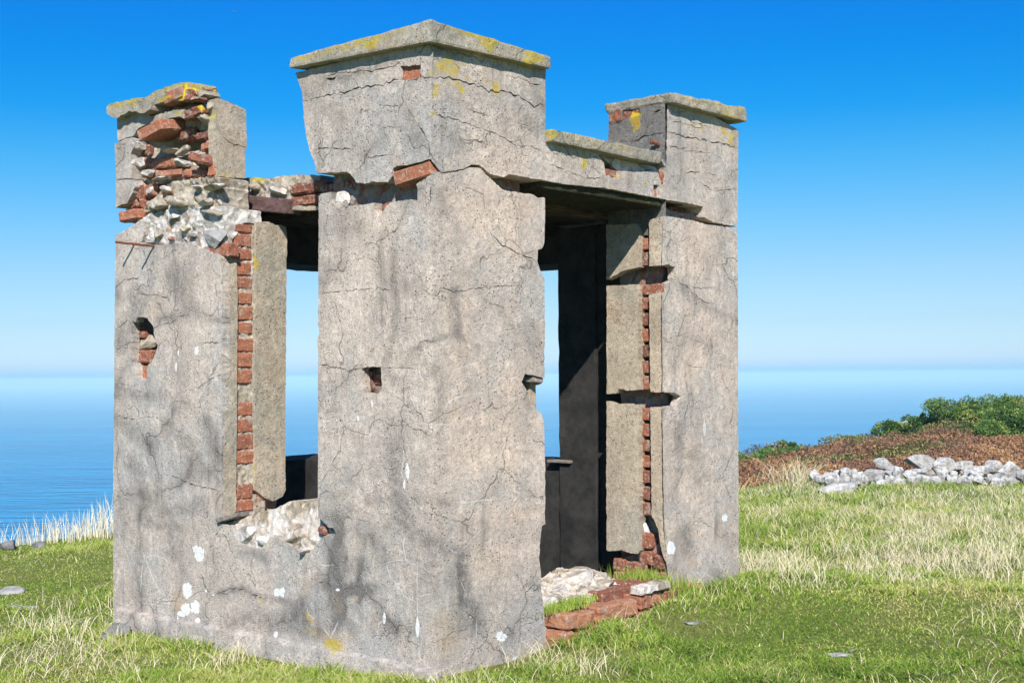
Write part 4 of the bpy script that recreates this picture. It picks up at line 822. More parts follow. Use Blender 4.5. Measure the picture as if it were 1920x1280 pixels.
# broken window sill: pale rubble
slab('broken_sill', [(405, 985), (440, 975), (470, 962), (500, 955), (530, 940), (560, 941), (597, 946), (612, 975), (640, 1010), (600, 1060), (570, 1065), (520, 1055), (470, 1060), (430, 1030)], 0, .03, .40, M['rubble_tan'], ruin, h=.010, amp=0, jit=.006,
     disp=lambda a, z: lump(a, z, .7) + .008 * vn(a * 80, z * 80, 3) + .35 * max(0, z - .58))
for i, (x, y, w_, h_, d_, m_) in enumerate(((470, 1000, 34, 17, .04, 'rubble_white'), (505, 985, 40, 12, .09, 'rubble_white'), (555, 1008, 34, 18, .05, 'rubble_tan'), (565, 975, 30, 13, .14, 'rubble_white'), (545, 955, 26, 9, .24, 'rubble_tan'), (580, 955, 20, 8, .26, 'rubble_tan'), (495, 1015, 18, 12, .03, 'white'), (515, 962, 18, 8, .2, 'rubble_grey'), (462, 978, 18, 9, .09, 'rubble_grey'), (575, 1030, 12, 8, .02, 'rubble_white'))):
    rock('rubble_stone', on(x, y, 0, d_), (.06, w_ * .0032, h_ * .0026), M[m_], ruin, 140 + i, 0, masked=True)
p_ = on(410, 975, 0, -.01); q_ = on(452, 964, 0, .03)
hexa('wood_plug', [(-.03, p_.y, p_.z - .015), (.06, p_.y, p_.z - .01), (.09, q_.y, q_.z - .01), (.0, q_.y, q_.z - .01), (-.03, p_.y, p_.z + .012), (.06, p_.y, p_.z + .012), (.09, q_.y, q_.z + .016), (.0, q_.y, q_.z + .016)], M['driftwood'], ruin, .005, .02, .006, freq=30)
# spandrel core and plinth
hexa('spandrel_core', box8(.10, .44, .80, 1.76, -.3, .52), M['mortar'], ruin, .01, .08, .015, seed=61)
pz = [on(233, 1137, 0, -.03).z, on(601, 1211, 0, -.03).z]
hexa('plinth', [(-.06, -.06, -.35), (.02, -.03, -.35), (.02, 2.78, -.35), (-.06, 2.78, -.35), (-.028, -.028, .02), (.02, -.03, .035), (.02, 2.78, .035), (-.028, 2.78, .02)], M['concrete'], ruin, .012, .05, .010, seed=62, freq=9)
# doorway threshold: rubble and a brick step
def top_rubble(name, x0, x1, y0, y1, zf, mat, base=-.2, h=.03):
    nx, ny = int((x1 - x0) / h), int((y1 - y0) / h); vs = []; fs = []
    for j in range(ny + 1):
        for i in range(nx + 1):
            x = x0 + (x1 - x0) * i / nx; y = y0 + (y1 - y0) * j / ny; e = min(i, nx - i, j, ny - j)
            z = zf(x, y) + .018 * vn(x * 8, y * 8, 3) + .022 * abs(vn(x * 17, y * 19, 4)) + .014 * vn(x * 45, y * 45, 5) + .008 * vn(x * 90, y * 90, 6)
            vs.append((x + .01 * vn(x * 20, y * 20, 1), y + .02 * vn(x * 12, y * 20, 2), z if e > 0 else z - .03))
    nb = len(vs)
    def I(i, j): return j * (nx + 1) + i
    for j in range(ny):
        for i in range(nx): fs.append((I(i, j), I(i + 1, j), I(i + 1, j + 1), I(i, j + 1)))
    ring = [I(i, 0) for i in range(nx + 1)] + [I(nx, j) for j in range(1, ny + 1)] + [I(i, ny) for i in range(nx - 1, -1, -1)] + [I(0, j) for j in range(ny - 1, 0, -1)]
    for k in ring: x, y, z = vs[k]; vs.append((x, y, base))
    m = len(ring)
    for k in range(m): fs.append((ring[k], nb + k, nb + (k + 1) % m, ring[(k + 1) % m]))
    at = masks(np.array(vs)); return mesh_obj(name, vs, fs, M[mat], ruin, at)
top_rubble('threshold_rubble', .86, 1.80, .06, .44, lambda x, y: .165 + .25 * (y - .05) + .05 * math.exp(-((x - 1.5) / .2) ** 2), 'rubble_tan', h=.011)
for i, (x, y, z, w_, d_, h_, m_) in enumerate(((1.55, .18, .20, .12, .10, .05, 'rubble_grey'), (1.40, .14, .185, .11, .08, .045, 'rubble_grey'), (1.50, .33, .255, .16, .09, .06, 'rubble_tan'), (1.66, .28, .22, .10, .09, .06, 'rubble_grey'), (1.15, .2, .19, .15, .10, .05, 'rubble_white'), (1.0, .33, .21, .14, .09, .05, 'rubble_tan'), (1.3, .30, .22, .14, .09, .05, 'rubble_white'), (1.62, .12, .18, .1, .06, .04, 'greystone'))):
    rock('rubble_stone', (x, y, z), (w_, d_, h_), M[m_], ruin, 170 + i, .2, masked=True)
b = Bricks()
xx = .90
for i, (l, zt, tt) in enumerate(((.10, .175, .9), (.17, .16, .88), (.20, .175, .82), (.20, .17, .9), (.11, .19, .6), (.12, .195, .85), (.17, .185, .5), (.15, .19, .6), (.12, .185, .6))):
    b.add(xx, xx + l - .008, -.10 + .012 * (i % 2), .08, zt - .085, zt, tt, (0, .01, random.uniform(-.04, .04)), j=.008, bev=.010)
    b.add(xx - .03, xx + l - .05, -.11, .06, zt - .19, zt - .095, min(.8, tt + .03), (0, 0, random.uniform(-.04, .04)), j=.008, bev=.010)
    xx += l
b.add(1.35, 1.65, .02, .14, .165, .225, .38, (0, 0, .05)); b.add(1.66, 1.95, .0, .20, .17, .235, .4, (0, .02, -.03))
b.single(ruin, 'step_brick')
hexa('mortar_capping', [(1.56, -.115, .195), (1.86, -.12, .205), (1.86, -.03, .205), (1.56, -.03, .195), (1.57, -.11, .235), (1.84, -.115, .25), (1.84, -.03, .25), (1.57, -.03, .24)], M['rubble_tan'], ruin, .01, .03, .012, freq=16)
# back walls, with their openings, seen in shade through the windows
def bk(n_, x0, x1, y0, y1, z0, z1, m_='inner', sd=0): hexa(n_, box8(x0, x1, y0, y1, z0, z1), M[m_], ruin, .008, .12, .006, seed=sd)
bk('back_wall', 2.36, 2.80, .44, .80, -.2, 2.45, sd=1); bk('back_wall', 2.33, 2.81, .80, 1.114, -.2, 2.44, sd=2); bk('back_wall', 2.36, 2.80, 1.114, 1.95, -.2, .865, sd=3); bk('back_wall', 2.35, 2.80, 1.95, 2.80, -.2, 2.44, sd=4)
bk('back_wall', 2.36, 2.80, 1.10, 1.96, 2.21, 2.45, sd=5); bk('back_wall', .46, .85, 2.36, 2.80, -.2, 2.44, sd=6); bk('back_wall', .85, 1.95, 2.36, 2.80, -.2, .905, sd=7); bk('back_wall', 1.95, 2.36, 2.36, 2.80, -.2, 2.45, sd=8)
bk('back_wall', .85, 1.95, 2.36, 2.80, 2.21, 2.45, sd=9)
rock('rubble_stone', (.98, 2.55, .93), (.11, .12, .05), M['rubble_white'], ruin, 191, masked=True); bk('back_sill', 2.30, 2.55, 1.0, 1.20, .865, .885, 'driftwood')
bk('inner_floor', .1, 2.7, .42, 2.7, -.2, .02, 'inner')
# roof slab with board-marked soffit
hexa('roof_slab', box8(.50, 2.78, .42, 2.78, 2.50, 2.60), M['coping'], ruin, .01, .12, .012, seed=71)
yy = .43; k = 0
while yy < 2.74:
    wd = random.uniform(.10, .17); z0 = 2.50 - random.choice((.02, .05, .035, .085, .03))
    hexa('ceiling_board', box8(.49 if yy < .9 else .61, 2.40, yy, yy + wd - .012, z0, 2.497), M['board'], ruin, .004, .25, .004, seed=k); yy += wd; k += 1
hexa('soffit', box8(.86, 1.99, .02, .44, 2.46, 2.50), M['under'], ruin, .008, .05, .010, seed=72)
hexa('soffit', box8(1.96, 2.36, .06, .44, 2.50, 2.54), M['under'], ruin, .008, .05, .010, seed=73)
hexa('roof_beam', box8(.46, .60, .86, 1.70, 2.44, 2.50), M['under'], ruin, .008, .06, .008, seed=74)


# ------------------------------------------------------------------ terrain
CO_U = [-.9, -.45, -.33, -.2, -.1, .1, .17, .3, .45, .9]; CO_D = [12.0, 12.6, 13.0, 13.6, 15, 20, 24, 27.5, 29, 31]
HU = [-.9, .10, .17, .215, .27, .33, .40, .9]; HH = [-.36, -.34, -.28, -.16, -.02, .12, .22, .5]
def sstep(x): x = np.clip(x, 0, 1); return x * x * (3 - 2 * x)
def ground(x, y):
    x = np.asarray(x, float); y = np.asarray(y, float)
    u = x / np.maximum(y, 3.0)
    h = -.05 + np.clip(.035 * x, -.13, .12) + .02 * np.sin(x * 1.3 + .5 * y) * np.sin(y * .9 + 1) + .012 * np.sin(x * 3.1 + 2) * np.cos(y * 2.7)
    h += .15 * np.exp(-((x - 1.45) ** 2 + (y - 8.3) ** 2) / 1.1)
    h += .10 * np.exp(-((x + 2.9) ** 2 + (y - 12.2) ** 2) / 2.0)
    h += .04 * np.exp(-((x + .35) ** 2 + (y - 6.3) ** 2) / .35) + .11 * np.exp(-((x - .55) ** 2 + (y - 7.2) ** 2) / .12) + .10 * np.exp(-((x - .95) ** 2 + (y - 7.62) ** 2) / .06)
    h += sstep((y - 16.6) / 6) * np.interp(u, HU, HH) * (u > -5)
    Dc = np.interp(u, CO_U, CO_D) + .5 * np.sin(x * 1.1) + .25 * np.sin(x * 2.9 + 1)
    e = np.maximum(0, y - Dc) * (y > 4)
    h -= np.minimum(44, np.maximum(0, e * 1.5 - .35 * (1 - np.exp(-e * 3))))
    return h
def axis_pts(stops):
    r = []
    for a, b_, st in stops: r += list(np.arange(a, b_, st))
    return np.array(r + [stops[-1][1]])
gx = axis_pts([(-900, -100, 80), (-100, -30, 10), (-30, -9, 1.5), (-9, 14, .16), (14, 40, 1.5), (40, 100, 10), (100, 900, 80)])
gy = axis_pts([(-900, -100, 80), (-100, -20, 10), (-20, 3, 1.2), (3, 34, .16), (34, 64, 1.0)])
X, Y = np.meshgrid(gx, gy); Z = ground(X, Y)
nv = X.size; co = np.stack([X.ravel(), Y.ravel(), Z.ravel()], 1)
ix = np.arange(nv).reshape(X.shape); qf = np.stack([ix[:-1, :-1].ravel(), ix[:-1, 1:].ravel(), ix[1:, 1:].ravel(), ix[1:, :-1].ravel()], 1)
def np_mesh(name, co, faces, mat, tint=None, smooth=False):
    me = bpy.data.meshes.new(name); k = faces.shape[1]
    me.vertices.add(len(co)); me.vertices.foreach_set('co', co.astype(np.float32).ravel())
    me.loops.add(faces.size); me.loops.foreach_set('vertex_index', faces.astype(np.int32).ravel())
    me.polygons.add(len(faces)); me.polygons.foreach_set('loop_start', np.arange(0, faces.size, k, dtype=np.int32)); me.polygons.foreach_set('loop_total', np.full(len(faces), k, np.int32))
    if smooth: me.polygons.foreach_set('use_smooth', np.ones(len(faces), bool))
    me.update(calc_edges=True)
    if tint is not None:
        at = me.attributes.new('tint', 'FLOAT', 'POINT'); at.data.foreach_set('value', tint.astype(np.float32))
    me.materials.append(mat); o = bpy.data.objects.new(name, me); C.objects.link(o); return o
tag(np_mesh('ground', co, qf, M['ground'], smooth=True), 'green clifftop turf with bare earth patches', None, kind='structure')

# sea, 42 m below, out to the horizon
SEA = -42.0
rr = np.concatenate([np.linspace(-8000, -200, 8), np.linspace(0, 400, 5), np.geomspace(500, 70000, 22)])
cx_ = np.concatenate([-np.geomspace(60000, 100, 14), np.geomspace(100, 60000, 14)])
X, Y = np.meshgrid(cx_, rr); ix = np.arange(X.size).reshape(X.shape)
so_ = np_mesh('sea', np.stack([X.ravel(), Y.ravel(), np.zeros(X.size)], 1), np.stack([ix[:-1, :-1].ravel(), ix[:-1, 1:].ravel(), ix[1:, 1:].ravel(), ix[1:, :-1].ravel()], 1), M['sea'], smooth=True)
so_.location = (0, 0, SEA); tag(so_, 'calm blue sea reaching the hazy horizon', None, kind='structure')

# ------------------------------------------------------------------ grass
def in_ruin(x, y, m=0.0):
    dx, dy = x - ORG.x, y - ORG.y
    a = dx * ax.x + dy * ax.y; b_ = dx * ay.x + dy * ay.y
    r = (a > -.07 - m) & (b_ > -.07 - m) & (a < 2.82 + m) & (b_ < 2.82 + m)
    step = (a > .9) & (a < 2.0) & (b_ > -.12) & (b_ < 0.1)
    return r | step
def dist_ruin(x, y):
    dx, dy = x - ORG.x, y - ORG.y
    a = dx * ax.x + dy * ax.y; b_ = dx * ay.x + dy * ay.y
    return np.hypot(np.maximum(np.maximum(-a, a - 2.8), 0), np.maximum(np.maximum(-b_, b_ - 2.8), 0))
def fbm(x, y, s, seed):
    """cheap smooth 2-D value noise on arrays, 0..1"""
    r = 0; amp = 1; tot = 0; g = np.random.default_rng(seed)
    for o_ in range(3):
        T_ = g.random((128, 128)); X_ = x * s * 2 ** o_ + 37.3 * o_; Y_ = y * s * 2 ** o_ + 11.7 * o_
        xi = np.floor(X_).astype(int); yi = np.floor(Y_).astype(int); fx = sstep(X_ - xi); fy = sstep(Y_ - yi)
        a = T_[yi % 128, xi % 128]; b_ = T_[yi % 128, (xi + 1) % 128]; c = T_[(yi + 1) % 128, xi % 128]; d = T_[(yi + 1) % 128, (xi + 1) % 128]
        r = r + amp * ((a * (1 - fx) + b_ * fx) * (1 - fy) + (c * (1 - fx) + d * fx) * fy); tot += amp; amp *= .5
    return r / tot
def blades(name, x, y, hgt, wid, lean, tint, mat, segs=2, z=None, droop=.4):
    n = len(x); th = rng.uniform(0, 2 * np.pi, n); z = ground(x, y) if z is None else z
    lx = np.cos(th) * lean; ly = np.sin(th) * lean; ph = rng.uniform(0, 2 * np.pi, n); wx = np.cos(ph) * wid / 2; wy = np.sin(ph) * wid / 2
    V = []
    for k in range(segs):
        f = k / segs; c = (x + lx * hgt * f ** 1.8, y + ly * hgt * f ** 1.8, z - .01 + hgt * (f - droop * lean * f ** 3)); t_ = 1 - .55 * f
        V += [np.stack([c[0] - wx * t_, c[1] - wy * t_, c[2]], 1), np.stack([c[0] + wx * t_, c[1] + wy * t_, c[2]], 1)]
    V.append(np.stack([x + lx * hgt, y + ly * hgt, z - .01 + hgt * (1 - droop * lean)], 1))
    m = 2 * segs + 1; co = np.stack(V, 1).reshape(-1, 3); base = np.arange(n) * m
    F_ = []
    for k in range(segs - 1):
        a = base + 2 * k; F_ += [np.stack([a, a + 1, a + 3], 1), np.stack([a, a + 3, a + 2], 1)]
    a = base + 2 * (segs - 1); F_.append(np.stack([a, a + 1, a + 2], 1))
    return np_mesh(name, co, np.concatenate(F_), mat, np.repeat(tint, m))
def scatter(n, umin, umax, ymin, ymax, power=1.0):
    """points over a wedge of ground, denser nearby"""
    y = ymin * (ymax / ymin) ** (rng.random(n) ** power); u = rng.uniform(umin, umax, n); return u * y, y
def coast_ok(x, y, m=0.0):
    u = x / y; return y < np.interp(u, CO_U, CO_D) + .5 * np.sin(x * 1.1) + .25 * np.sin(x * 2.9 + 1) + m
ROCKY = [(-2.75, 7.6, .30), (-3.6, 10.4, .5)]
n = 560000
x, y = scatter(n, -.52, .52, 5.6, 19)
k = ~in_ruin(x, y, -.0) & coast_ok(x, y) & ~((y > 17.3) & (x > 1.5)); x, y = x[k], y[k]
dr = dist_ruin(x, y)
bare = fbm(x, y, .9, 5); k = (bare < .66) | (rng.random(len(x)) < .62) | (dr < .4); x, y, dr, bare = x[k], y[k], dr[k], bare[k]
fld = fbm(x, y, .7, 8)
tall = sstep((y - 8.6) / 5) * sstep((x / y - .08) / .12) * .07 + .085 * np.exp(-dr / .10) * (fbm(x, y, 4.0, 61) > .42) + .05 * (fbm(x, y, 2.2, 3) > .62)
h = (.012 + .018 * rng.random(len(x)) + .016 * fld + tall * rng.uniform(.5, 1.2, len(x))) * (1 + .0 * y)
tint = np.clip(.30 + .75 * (fbm(x, y, .6, 12) - .45) + .7 * (fbm(x, y, 3.2, 13) - .5) + rng.normal(0, .17, len(x)) + .35 * np.clip(bare - .58, 0, 1), 0, 1)
wild = rng.random(len(x)) < (.04 + .22 * fbm(x, y, 1.6, 17) ** 1.5); tint[wild] = rng.uniform(.75, 1, wild.sum())
tag(blades('grass', x, y, h, .0028 + .00042 * y, rng.uniform(.3, 1.5, len(x)), tint, M['grass']), 'short green turf grass covering the clifftop', 'grass', kind='stuff')
# dry straw-coloured grass
def clump(cx, cy, rx, ry, n, h0, h1, lean=.7):
    return (cx + rx * rng.normal(0, 1, n), cy + ry * rng.normal(0, 1, n), rng.uniform(h0, h1, n), rng.uniform(.2, lean, n))
P_ = []
x, y = scatter(64000, .12, .52, 7.6, 17.5); f = fbm(x, y, .9, 21); f2 = fbm(x, y, 3.5, 22)
band = np.exp(-((y - (14.8 - 9 * np.clip(x / y - .17, 0, 1) * 1.6)) / 2.4) ** 2)
k = (f * .45 + f2 * .55 + .10 * band + rng.normal(0, .07, len(x)) - .16 * np.clip((11.2 - y) / 3.5, 0, 1) + .12 * np.clip(x / y - .28, 0, .2) > .605); P_.append((x[k], y[k], rng.uniform(.05, .16, k.sum()), rng.uniform(.2, .9, k.sum())))
x, y = scatter(9000, -.5, .5, 6.0, 16); f = fbm(x, y, 1.6, 31); k = f > .60; P_.append((x[k], y[k], rng.uniform(.04, .12, k.sum()), rng.uniform(.5, 1.3, k.sum())))
def at_px(px, d): return wpx(px, d), d
for px_, d, rx, ry, n_, h0, h1 in ((1415, 8.9, .16, .14, 130, .10, .26), (1470, 8.6, .14, .12, 110, .08, .20), (1520, 8.3, .14, .10, 90, .06, .17), (1390, 9.3, .1, .1, 60, .10, .25), (1310, 8.05, .12, .07, 40, .08, .25), (1060, 6.7, .16, .08, 120, .06, .16), (1000, 6.85, .10, .06, 60, .08, .18), (1110, 6.6, .14, .08, 70, .05, .13),
                                      (870, 6.35, .14, .05, 60, .05, .14), (420, 7.2, .07, .04, 60, .06, .16), (440, 7.3, .05, .03, 40, .06, .15), (100, 7.6, .25, .2, 260, .06, .18), (150, 8.2, .3, .3, 260, .06, .18), (60, 8.6, .25, .3, 160, .05, .15), (190, 9.5, .3, .5, 260, .06, .15), (1700, 10.2, .5, .3, 420, .08, .2), (1800, 9.6, .4, .3, 320, .08, .2), (1880, 9.2, .35, .3, 260, .08, .2), (1480, 16.3, .22, .15, 170, .2, .5), (1490, 16.0, .12, .1, 90, .2, .48),
                                      (1560, 11.5, .6, .3, 360, .08, .2), (1890, 7.3, .2, .3, 120, .06, .18), (600, 6.9, .2, .05, 60, .04, .12), (160, 6.6, .3, .1, 120, .04, .12), (260, 7.1, .2, .12, 120, .04, .14), (1180, 7.4, .1, .05, 30, .06, .16), (330, 8.3, .1, .1, 60, .08, .18)):
    cx0, cy0 = at_px(px_, d); P_.append(clump(cx0, cy0, rx, ry, n_, h0, h1, 1.2))
x = np.concatenate([p[0] for p in P_]); y = np.concatenate([p[1] for p in P_]); h = np.concatenate([p[2] for p in P_]); ln = np.concatenate([p[3] for p in P_])
k = ~in_ruin(x, y, .01) & coast_ok(x, y, -.2); x, y, h, ln = x[k], y[k], h[k], ln[k]
tag(blades('dry_grass', x, y, h, .0022 + .0003 * y, ln, np.clip(rng.normal(.5, .25, len(x)), 0, 1), M['straw'], 4), 'long pale dry grass blades standing in tufts over the turf', 'grass', kind='stuff')
# tall bleached stalks along the cliff edge at the left
n_ = 1700; u_ = rng.uniform(-.50, -.235, n_); dd = np.interp(u_, CO_U, CO_D) + rng.uniform(-.35, .35, n_) + .5 * np.sin(u_ * 13 * 1.1); x = u_ * dd; y = dd
h = rng.uniform(.08, .40, n_) * (.65 + .7 * (fbm(x, y, 1.5, 41))) * np.interp(u_, [-.5, -.33, -.3, -.23], [.8, .8, 1.25, 1.25])
k = coast_ok(x, y, .15); x, y, h = x[k], y[k], h[k]
tag(blades('reed_grass', x, y, h, .0065, rng.uniform(.02, .4, len(x)), np.clip(rng.normal(.85, .15, len(x)), 0, 1), M['straw'], 4), 'bleached tall grass stalks fringing the cliff edge', 'grass', kind='stuff')
# grass tuft on the doorway threshold and at the pier foot
def tuft_local(cxl, cyl, z0, n_, rx, ry, h0, h1):
    lx_ = cxl + rng.normal(0, rx, n_); ly_ = cyl + rng.normal(0, ry, n_); X_ = ORG.x + lx_ * ax.x + ly_ * ay.x; Y_ = ORG.y + lx_ * ax.y + ly_ * ay.y
    return X_, Y_, np.full(n_, z0), rng.uniform(h0, h1, n_)
Q = [tuft_local(1.0, .03, .185, 700, .10, .035, .02, .06), tuft_local(1.90, .10, .20, 900, .07, .10, .05, .14), tuft_local(2.0, -.06, .13, 900, .10, .05, .05, .14), tuft_local(1.15, .05, .2, 400, .1, .03, .02, .05)]
x, y, z, h = (np.concatenate([q_[i] for q_ in Q]) for i in range(4))
tag(blades('threshold_grass', x, y, h, .0045, rng.uniform(.1, .8, len(x)), np.clip(rng.normal(.4, .18, len(x)), 0, 1), M['grass'], 2, z), 'small grass tufts growing on the doorway threshold', 'grass', kind='stuff')

# ------------------------------------------------------------------ heather, bracken and gorse behind the stone wall
def leaves(P, size, tint, nrm_up=.3):
    n = len(P); a = rng.normal(size=(n, 3)); a /= np.linalg.norm(a, axis=1)[:, None]; c = rng.normal(size=(n, 3)); c = np.cross(a, c); c /= np.linalg.norm(c, axis=1)[:, None]
    s_ = size[:, None]
    V = np.stack([P - a * s_ * .5 - c * s_ * .28, P - a * s_ * .5 + c * s_ * .28, P + a * s_ * .6], 1).reshape(-1, 3)
    return V, np.arange(3 * n).reshape(-1, 3), np.repeat(tint, 3)
n = 340000
y = rng.uniform(16.2, 30, n); u_ = rng.uniform(.10, .66, n); x = u_ * y
k = coast_ok(x, y, .6) & (y > 16.9 - 4.2 * 0 + .9 * np.sin(x * 1.7) * .4 + np.where(u_ < .21, -.6, 0)); x, y = x[k], y[k]
lum = fbm(x, y, 1.1, 51); hh = (.04 + .40 * lum ** 2.2 + .14 * fbm(x, y, 3.5, 52) ** 1.5); z = ground(x, y) + hh * rng.random(len(x)) ** .45
typ = fbm(x, y, .5, 53) + rng.normal(0, .05, len(x)); t_ = np.where(typ > .57, rng.choice([.0, .05, .97, .12, .93], len(x)), np.clip(rng.normal(.46 + .9 * (fbm(x, y, 1.8, 54) - .5) - .035 * (y - 20), .15, len(x)), .10, .9))
V, F_, tt = leaves(np.stack([x, y, z], 1), rng.uniform(.018, .055, len(x)), t_)
tag(np_mesh('bracken', V, F_, M['heather'], tt), 'rusty brown bracken and heather thicket behind the stone wall', 'heath', kind='stuff')
GB = [(1410, 22.0, .55, .25, .0), (1450, 23.0, .5, .28, .0), (1478, 23.8, .22, .30, .05), (1685, 26.3, .5, .30, .04), (1715, 27.0, .45, .34, .1), (1758, 27.0, .26, .42, .22), (1800, 26.5, .62, .52, .16), (1818, 26.0, .55, .55, .02), (1852, 25.3, .55, .45, .0), (1880, 26.5, .7, .60, .05),
      (1912, 25.5, .6, .62, .03), (1890, 23.5, .65, .55, -.05), (1850, 22.8, .55, .38, -.1), (1925, 21.8, .6, .45, -.05), (1388, 20.3, .3, .28, .0), (1960, 24.5, .8, .7, 0), (2010, 23.0, .8, .7, 0), (2060, 25.0, .9, .7, 0), (1640, 22.8, .35, .22, .0), (1835, 27.5, .5, .62, .12)]
GL = ['low dark gorse bush just right of the ruin on the slope', 'low spreading gorse bush left of the heather ridge', 'tiny upright gorse sprig on the heather skyline', 'gorse bush with white stone beside it on the skyline', 'bushy gorse left of the lone round bush',
      'lone round gorse bush standing out against the sea', 'tallest gorse bush at the crest of the skyline', 'dark gorse mass below the crest bush', 'yellow green gorse bush below the skyline gap', 'broad gorse bush on the skyline near the right edge', 'gorse bush cut by the right picture edge on the skyline', 'large bright gorse clump in the middle of the green slope',
      'lowest bright green gorse clump above the bracken', 'bright gorse clump low against the right picture edge', 'small gorse bush touching the foot of the ruin wall line', 'gorse beyond the right picture edge, nearest the crest', 'gorse beyond the right picture edge, nearest the stone wall', 'gorse farthest beyond the right picture edge', 'small green gorse patch within the brown bracken', 'gorse bush peeping over between the crest bushes']
for i, (px_, d, r, hg, lift) in enumerate(GB):
    cx0, cy0 = at_px(px_, d); z0 = float(ground(cx0, cy0)) + lift * .6
    n_ = int(5200 * (r / .5) ** 1.3); nl = 9 + int(r * 14)
    lob = [(rng.normal(0, r * .42), rng.normal(0, r * .42), rng.uniform(.25, 1.0) * hg, r * rng.uniform(.2, .42)) for _ in range(nl)]
    pts = []; tn = []
    for (lx_, ly_, lz, lr) in lob:
        m = n_ // nl; d3 = rng.normal(size=(m, 3)); d3 /= np.linalg.norm(d3, axis=1)[:, None]; rad = lr * (.55 + .45 * rng.random(m) ** .5) * (1 + .25 * np.sin(d3[:, 0] * 7 + lx_ * 9) * np.sin(d3[:, 2] * 6))
        p3 = d3 * rad[:, None] * np.array([1, 1, .62]) + np.array([lx_, ly_, lz]); pts.append(p3); tn.append(np.clip(rng.normal(.45 + .22 * rng.normal(), .17, m), 0, 1))
    p3 = np.concatenate(pts); tn = np.concatenate(tn); k = p3[:, 2] > -.1; p3, tn = p3[k], tn[k]
    if i in (8, 12, 18): tn = np.clip(tn + .22, 0, 1)
    root = bpy.data.objects.new('gorse_bush', None); C.objects.link(root); root.location = (cx0, cy0, z0)
    tag(root, GL[i], 'bush', 'gorse bushes on the slope behind the stone wall')
    V, F_, tt = leaves(p3, rng.uniform(.02, .055, len(p3)), tn); o = np_mesh('foliage', V, F_, M['gorse'], tt); o.parent = root
    sv = []; sf = []
    for (lx_, ly_, lz, lr) in lob:
        b0 = len(sv); p0 = Vector((lx_ * .15, ly_ * .15, -lift - .05)); p1 = Vector((lx_, ly_, lz)); 
        for c, rr_ in ((p0, .02), (p1, .008)):
            for q3 in range(5): a = q3 * 1.2566; sv.append((c.x + rr_ * math.cos(a), c.y + rr_ * math.sin(a), c.z))
        sf += [(b0 + q3, b0 + (q3 + 1) % 5, b0 + 5 + (q3 + 1) % 5, b0 + 5 + q3) for q3 in range(5)]
    mesh_obj('stem', sv, sf, M['driftwood'], root)

# ------------------------------------------------------------------ tumbled dry stone wall
ST = [(110, 275, 100, 50), (215, 300, 90, 90), (380, 245, 140, 50), (280, 285, 60, 50), (460, 265, 60, 60), (380, 300, 80, 60), (600, 290, 170, 90), (520, 340, 90, 100), (730, 195, 150, 80), (750, 265, 90, 60), (820, 260, 70, 50), (860, 250, 50, 40), (780, 320, 70, 60), (1030, 165, 210, 110), (1060, 250, 180, 60),
      (1160, 195, 50, 80), (1235, 180, 130, 120), (1090, 325, 160, 80), (930, 280, 50, 60), (1225, 290, 110, 110), (1330, 230, 110, 80), (1380, 190, 120, 50), (1410, 260, 80, 60), (1320, 340, 90, 50), (1470, 230, 80, 70), (1390, 310, 100, 40), (1560, 240, 140, 70), (1650, 220, 110, 80), (1775, 240, 150, 140), (1690, 290, 110, 60),
      (1840, 320, 80, 60), (1900, 275, 60, 50), (1890, 350, 70, 50), (1600, 300, 120, 60), (470, 330, 90, 60), (250, 335, 70, 50), (680, 330, 70, 60), (960, 320, 80, 50), (1180, 350, 70, 50), (1480, 290, 80, 50), (1540, 330, 90, 50), (1760, 340, 90, 50), (320, 330, 60, 50), (420, 345, 60, 40)]
wall = bpy.data.objects.new('stone_wall', None); C.objects.link(wall); wall.location = (5.0, 15.9, float(ground(5.0, 15.9)))
tag(wall, 'tumbled dry stone wall of pale angular stones between grass and bracken', 'wall')
for i, (sx, sy, sw, sh) in enumerate(ST + [(sx_, sy_, 90, 60) for sx_, sy_ in ((1960, 260), (2020, 300), (2090, 250), (2150, 310), (2230, 280), (2000, 340), (2110, 330))] + [(110 + 44 * q_ + random.uniform(-25, 25), random.uniform(270, 350), random.uniform(50, 100), random.uniform(20, 38)) for q_ in range(42)]):
    px_, py_ = 1500 + sx / 4.571, 830 + sy / 4.571; d = 15.85 + rng.uniform(-.12, .12) + (.22 if sy < 240 else 0) - (.12 if sy > 310 else 0)
    wx_ = wpx(px_, d); hz_ = 704 - .00885 * (px_ - 960); wz_ = EYE - (py_ - hz_) * d / F + .0
    rx_, rz_ = sw / 4.571 * d / F / 2, sh / 4.571 * d / F / 2
    rz_ = max(rz_, .045) * 1.12
    o = rock('wall_stone', (wx_ - 5.0, d - 15.9, wz_ - wall.location.z), (rx_ * 1.45, rx_ * 1.1, rz_ * 1.5), M['stone'], wall, 300 + i, random.uniform(-.4, .4), cuts=16)
b0 = rock('fallen_stone', (0, 0, 0), (.26, .16, .10), M['stone'], None, 411, .3, cuts=9)
px_, py_ = 1575, 914; b0.location = (wpx(px_, 15.2), 15.2, float(ground(wpx(px_, 15.2), 15.2)) + .06); tag(b0, 'flat pale stone fallen in the grass before the tumbled wall', 'stone')
b0 = rock('skyline_stone', (wpx(1697, 26.4), 26.4, float(ground(wpx(1697, 26.4), 26.4)) + .32), (.12, .1, .07), M['stone'], None, 412, .3); tag(b0, 'small white stone showing among gorse on the skyline', 'stone')
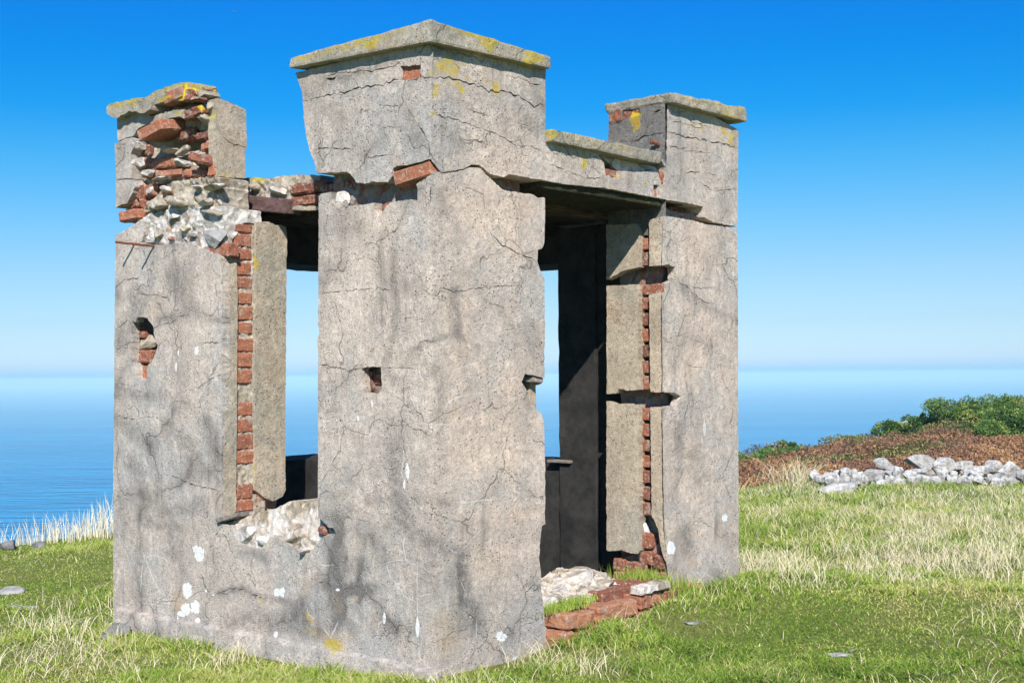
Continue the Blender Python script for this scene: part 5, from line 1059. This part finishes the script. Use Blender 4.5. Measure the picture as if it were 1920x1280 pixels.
for i, (px_, d, sx, sy, sz, lab) in enumerate(((14, 10.2, .10, .07, .035, 'flat grey rock set in turf at the left picture edge'), (35, 9.55, .14, .10, .02, 'brown grey flat rock below the flat grey rock'), (218, 8.15, .10, .07, .075, 'dark rounded boulder against the left foot of the ruin'), (72, 12.75, .07, .06, .05, 'small dark rock on the cliff edge'),
                                                   (8, 12.75, .13, .10, .07, 'dark rock on the cliff edge at the left picture edge'), (950, 6.98, .07, .05, .05, 'small grey stone lodged at the foot of the near pier'), (1570, 6.75, .055, .04, .012, 'small flat grey stone in the open turf'), (1592, 6.82, .022, .02, .012, 'dark pebble beside the small flat grey stone'),
                                                   (1290, 6.98 + .4, .05, .03, .012, 'tiny flat stone in turf below the right pier'))):
    xw = wpx(px_, d); o = rock('turf_rock' if i < 5 else 'small_stone', (xw, d, float(ground(xw, d)) + sz * .35), (sx, sy, sz), M['darkrock' if 'dark' in lab or d > 12 else 'greystone'], None, 500 + i, 0, cuts=8); tag(o, lab, 'rock' if i < 5 else 'stone')
# distant gull
gd = 60.0; gv = Vector((wpx(447, gd), gd, EYE + (708 - 22) / F * gd)); gs = .13
gvs = [(-.5, .05, .10), (-.25, -.06, .22), (0, -.09, .04), (.25, -.06, .20), (.5, .06, .06), (.25, .12, .18), (0, .12, .04), (-.25, .12, .20), (0, -.42, .02), (0, .38, .0), (0, 0, .10), (0, 0, -.08), (-.07, 0, .02), (.07, 0, .02)]
gfs = [(0, 1, 7), (1, 2, 6, 7), (2, 3, 5, 6), (3, 4, 5), (8, 12, 10), (8, 10, 13), (9, 10, 12), (9, 13, 10), (8, 11, 12), (8, 13, 11), (9, 12, 11), (9, 11, 13)]
o = mesh_obj('gull', [tuple(Vector(v) * gs * 2.2) for v in gvs], gfs, M['white']); o.location = gv; tag(o, 'tiny white gull high in the blue sky above the ruin', 'bird')

# ------------------------------------------------------------------ sea haze
hb = box8(-75000, 75000, -9500, 72500, SEA - 1, 5.0)
hm = bpy.data.materials.new('sea_haze'); hm.use_nodes = True; hn = hm.node_tree; hn.nodes.clear()
ho = hn.nodes.new('ShaderNodeOutputMaterial'); hv = hn.nodes.new('ShaderNodeVolumePrincipled')
hv.inputs['Color'].default_value = (.44, .73, .88, 1); hv.inputs['Density'].default_value = 4.6e-4; hv.inputs['Anisotropy'].default_value = -0.28
hn.links.new(hv.outputs[0], ho.inputs['Volume'])
hz = mesh_obj('haze', hb, [(3, 2, 1, 0), (4, 5, 6, 7), (0, 1, 5, 4), (1, 2, 6, 5), (2, 3, 7, 6), (3, 0, 4, 7)], hm)
tag(hz, 'thin pale sea haze fading the water towards the horizon', None, kind='stuff')
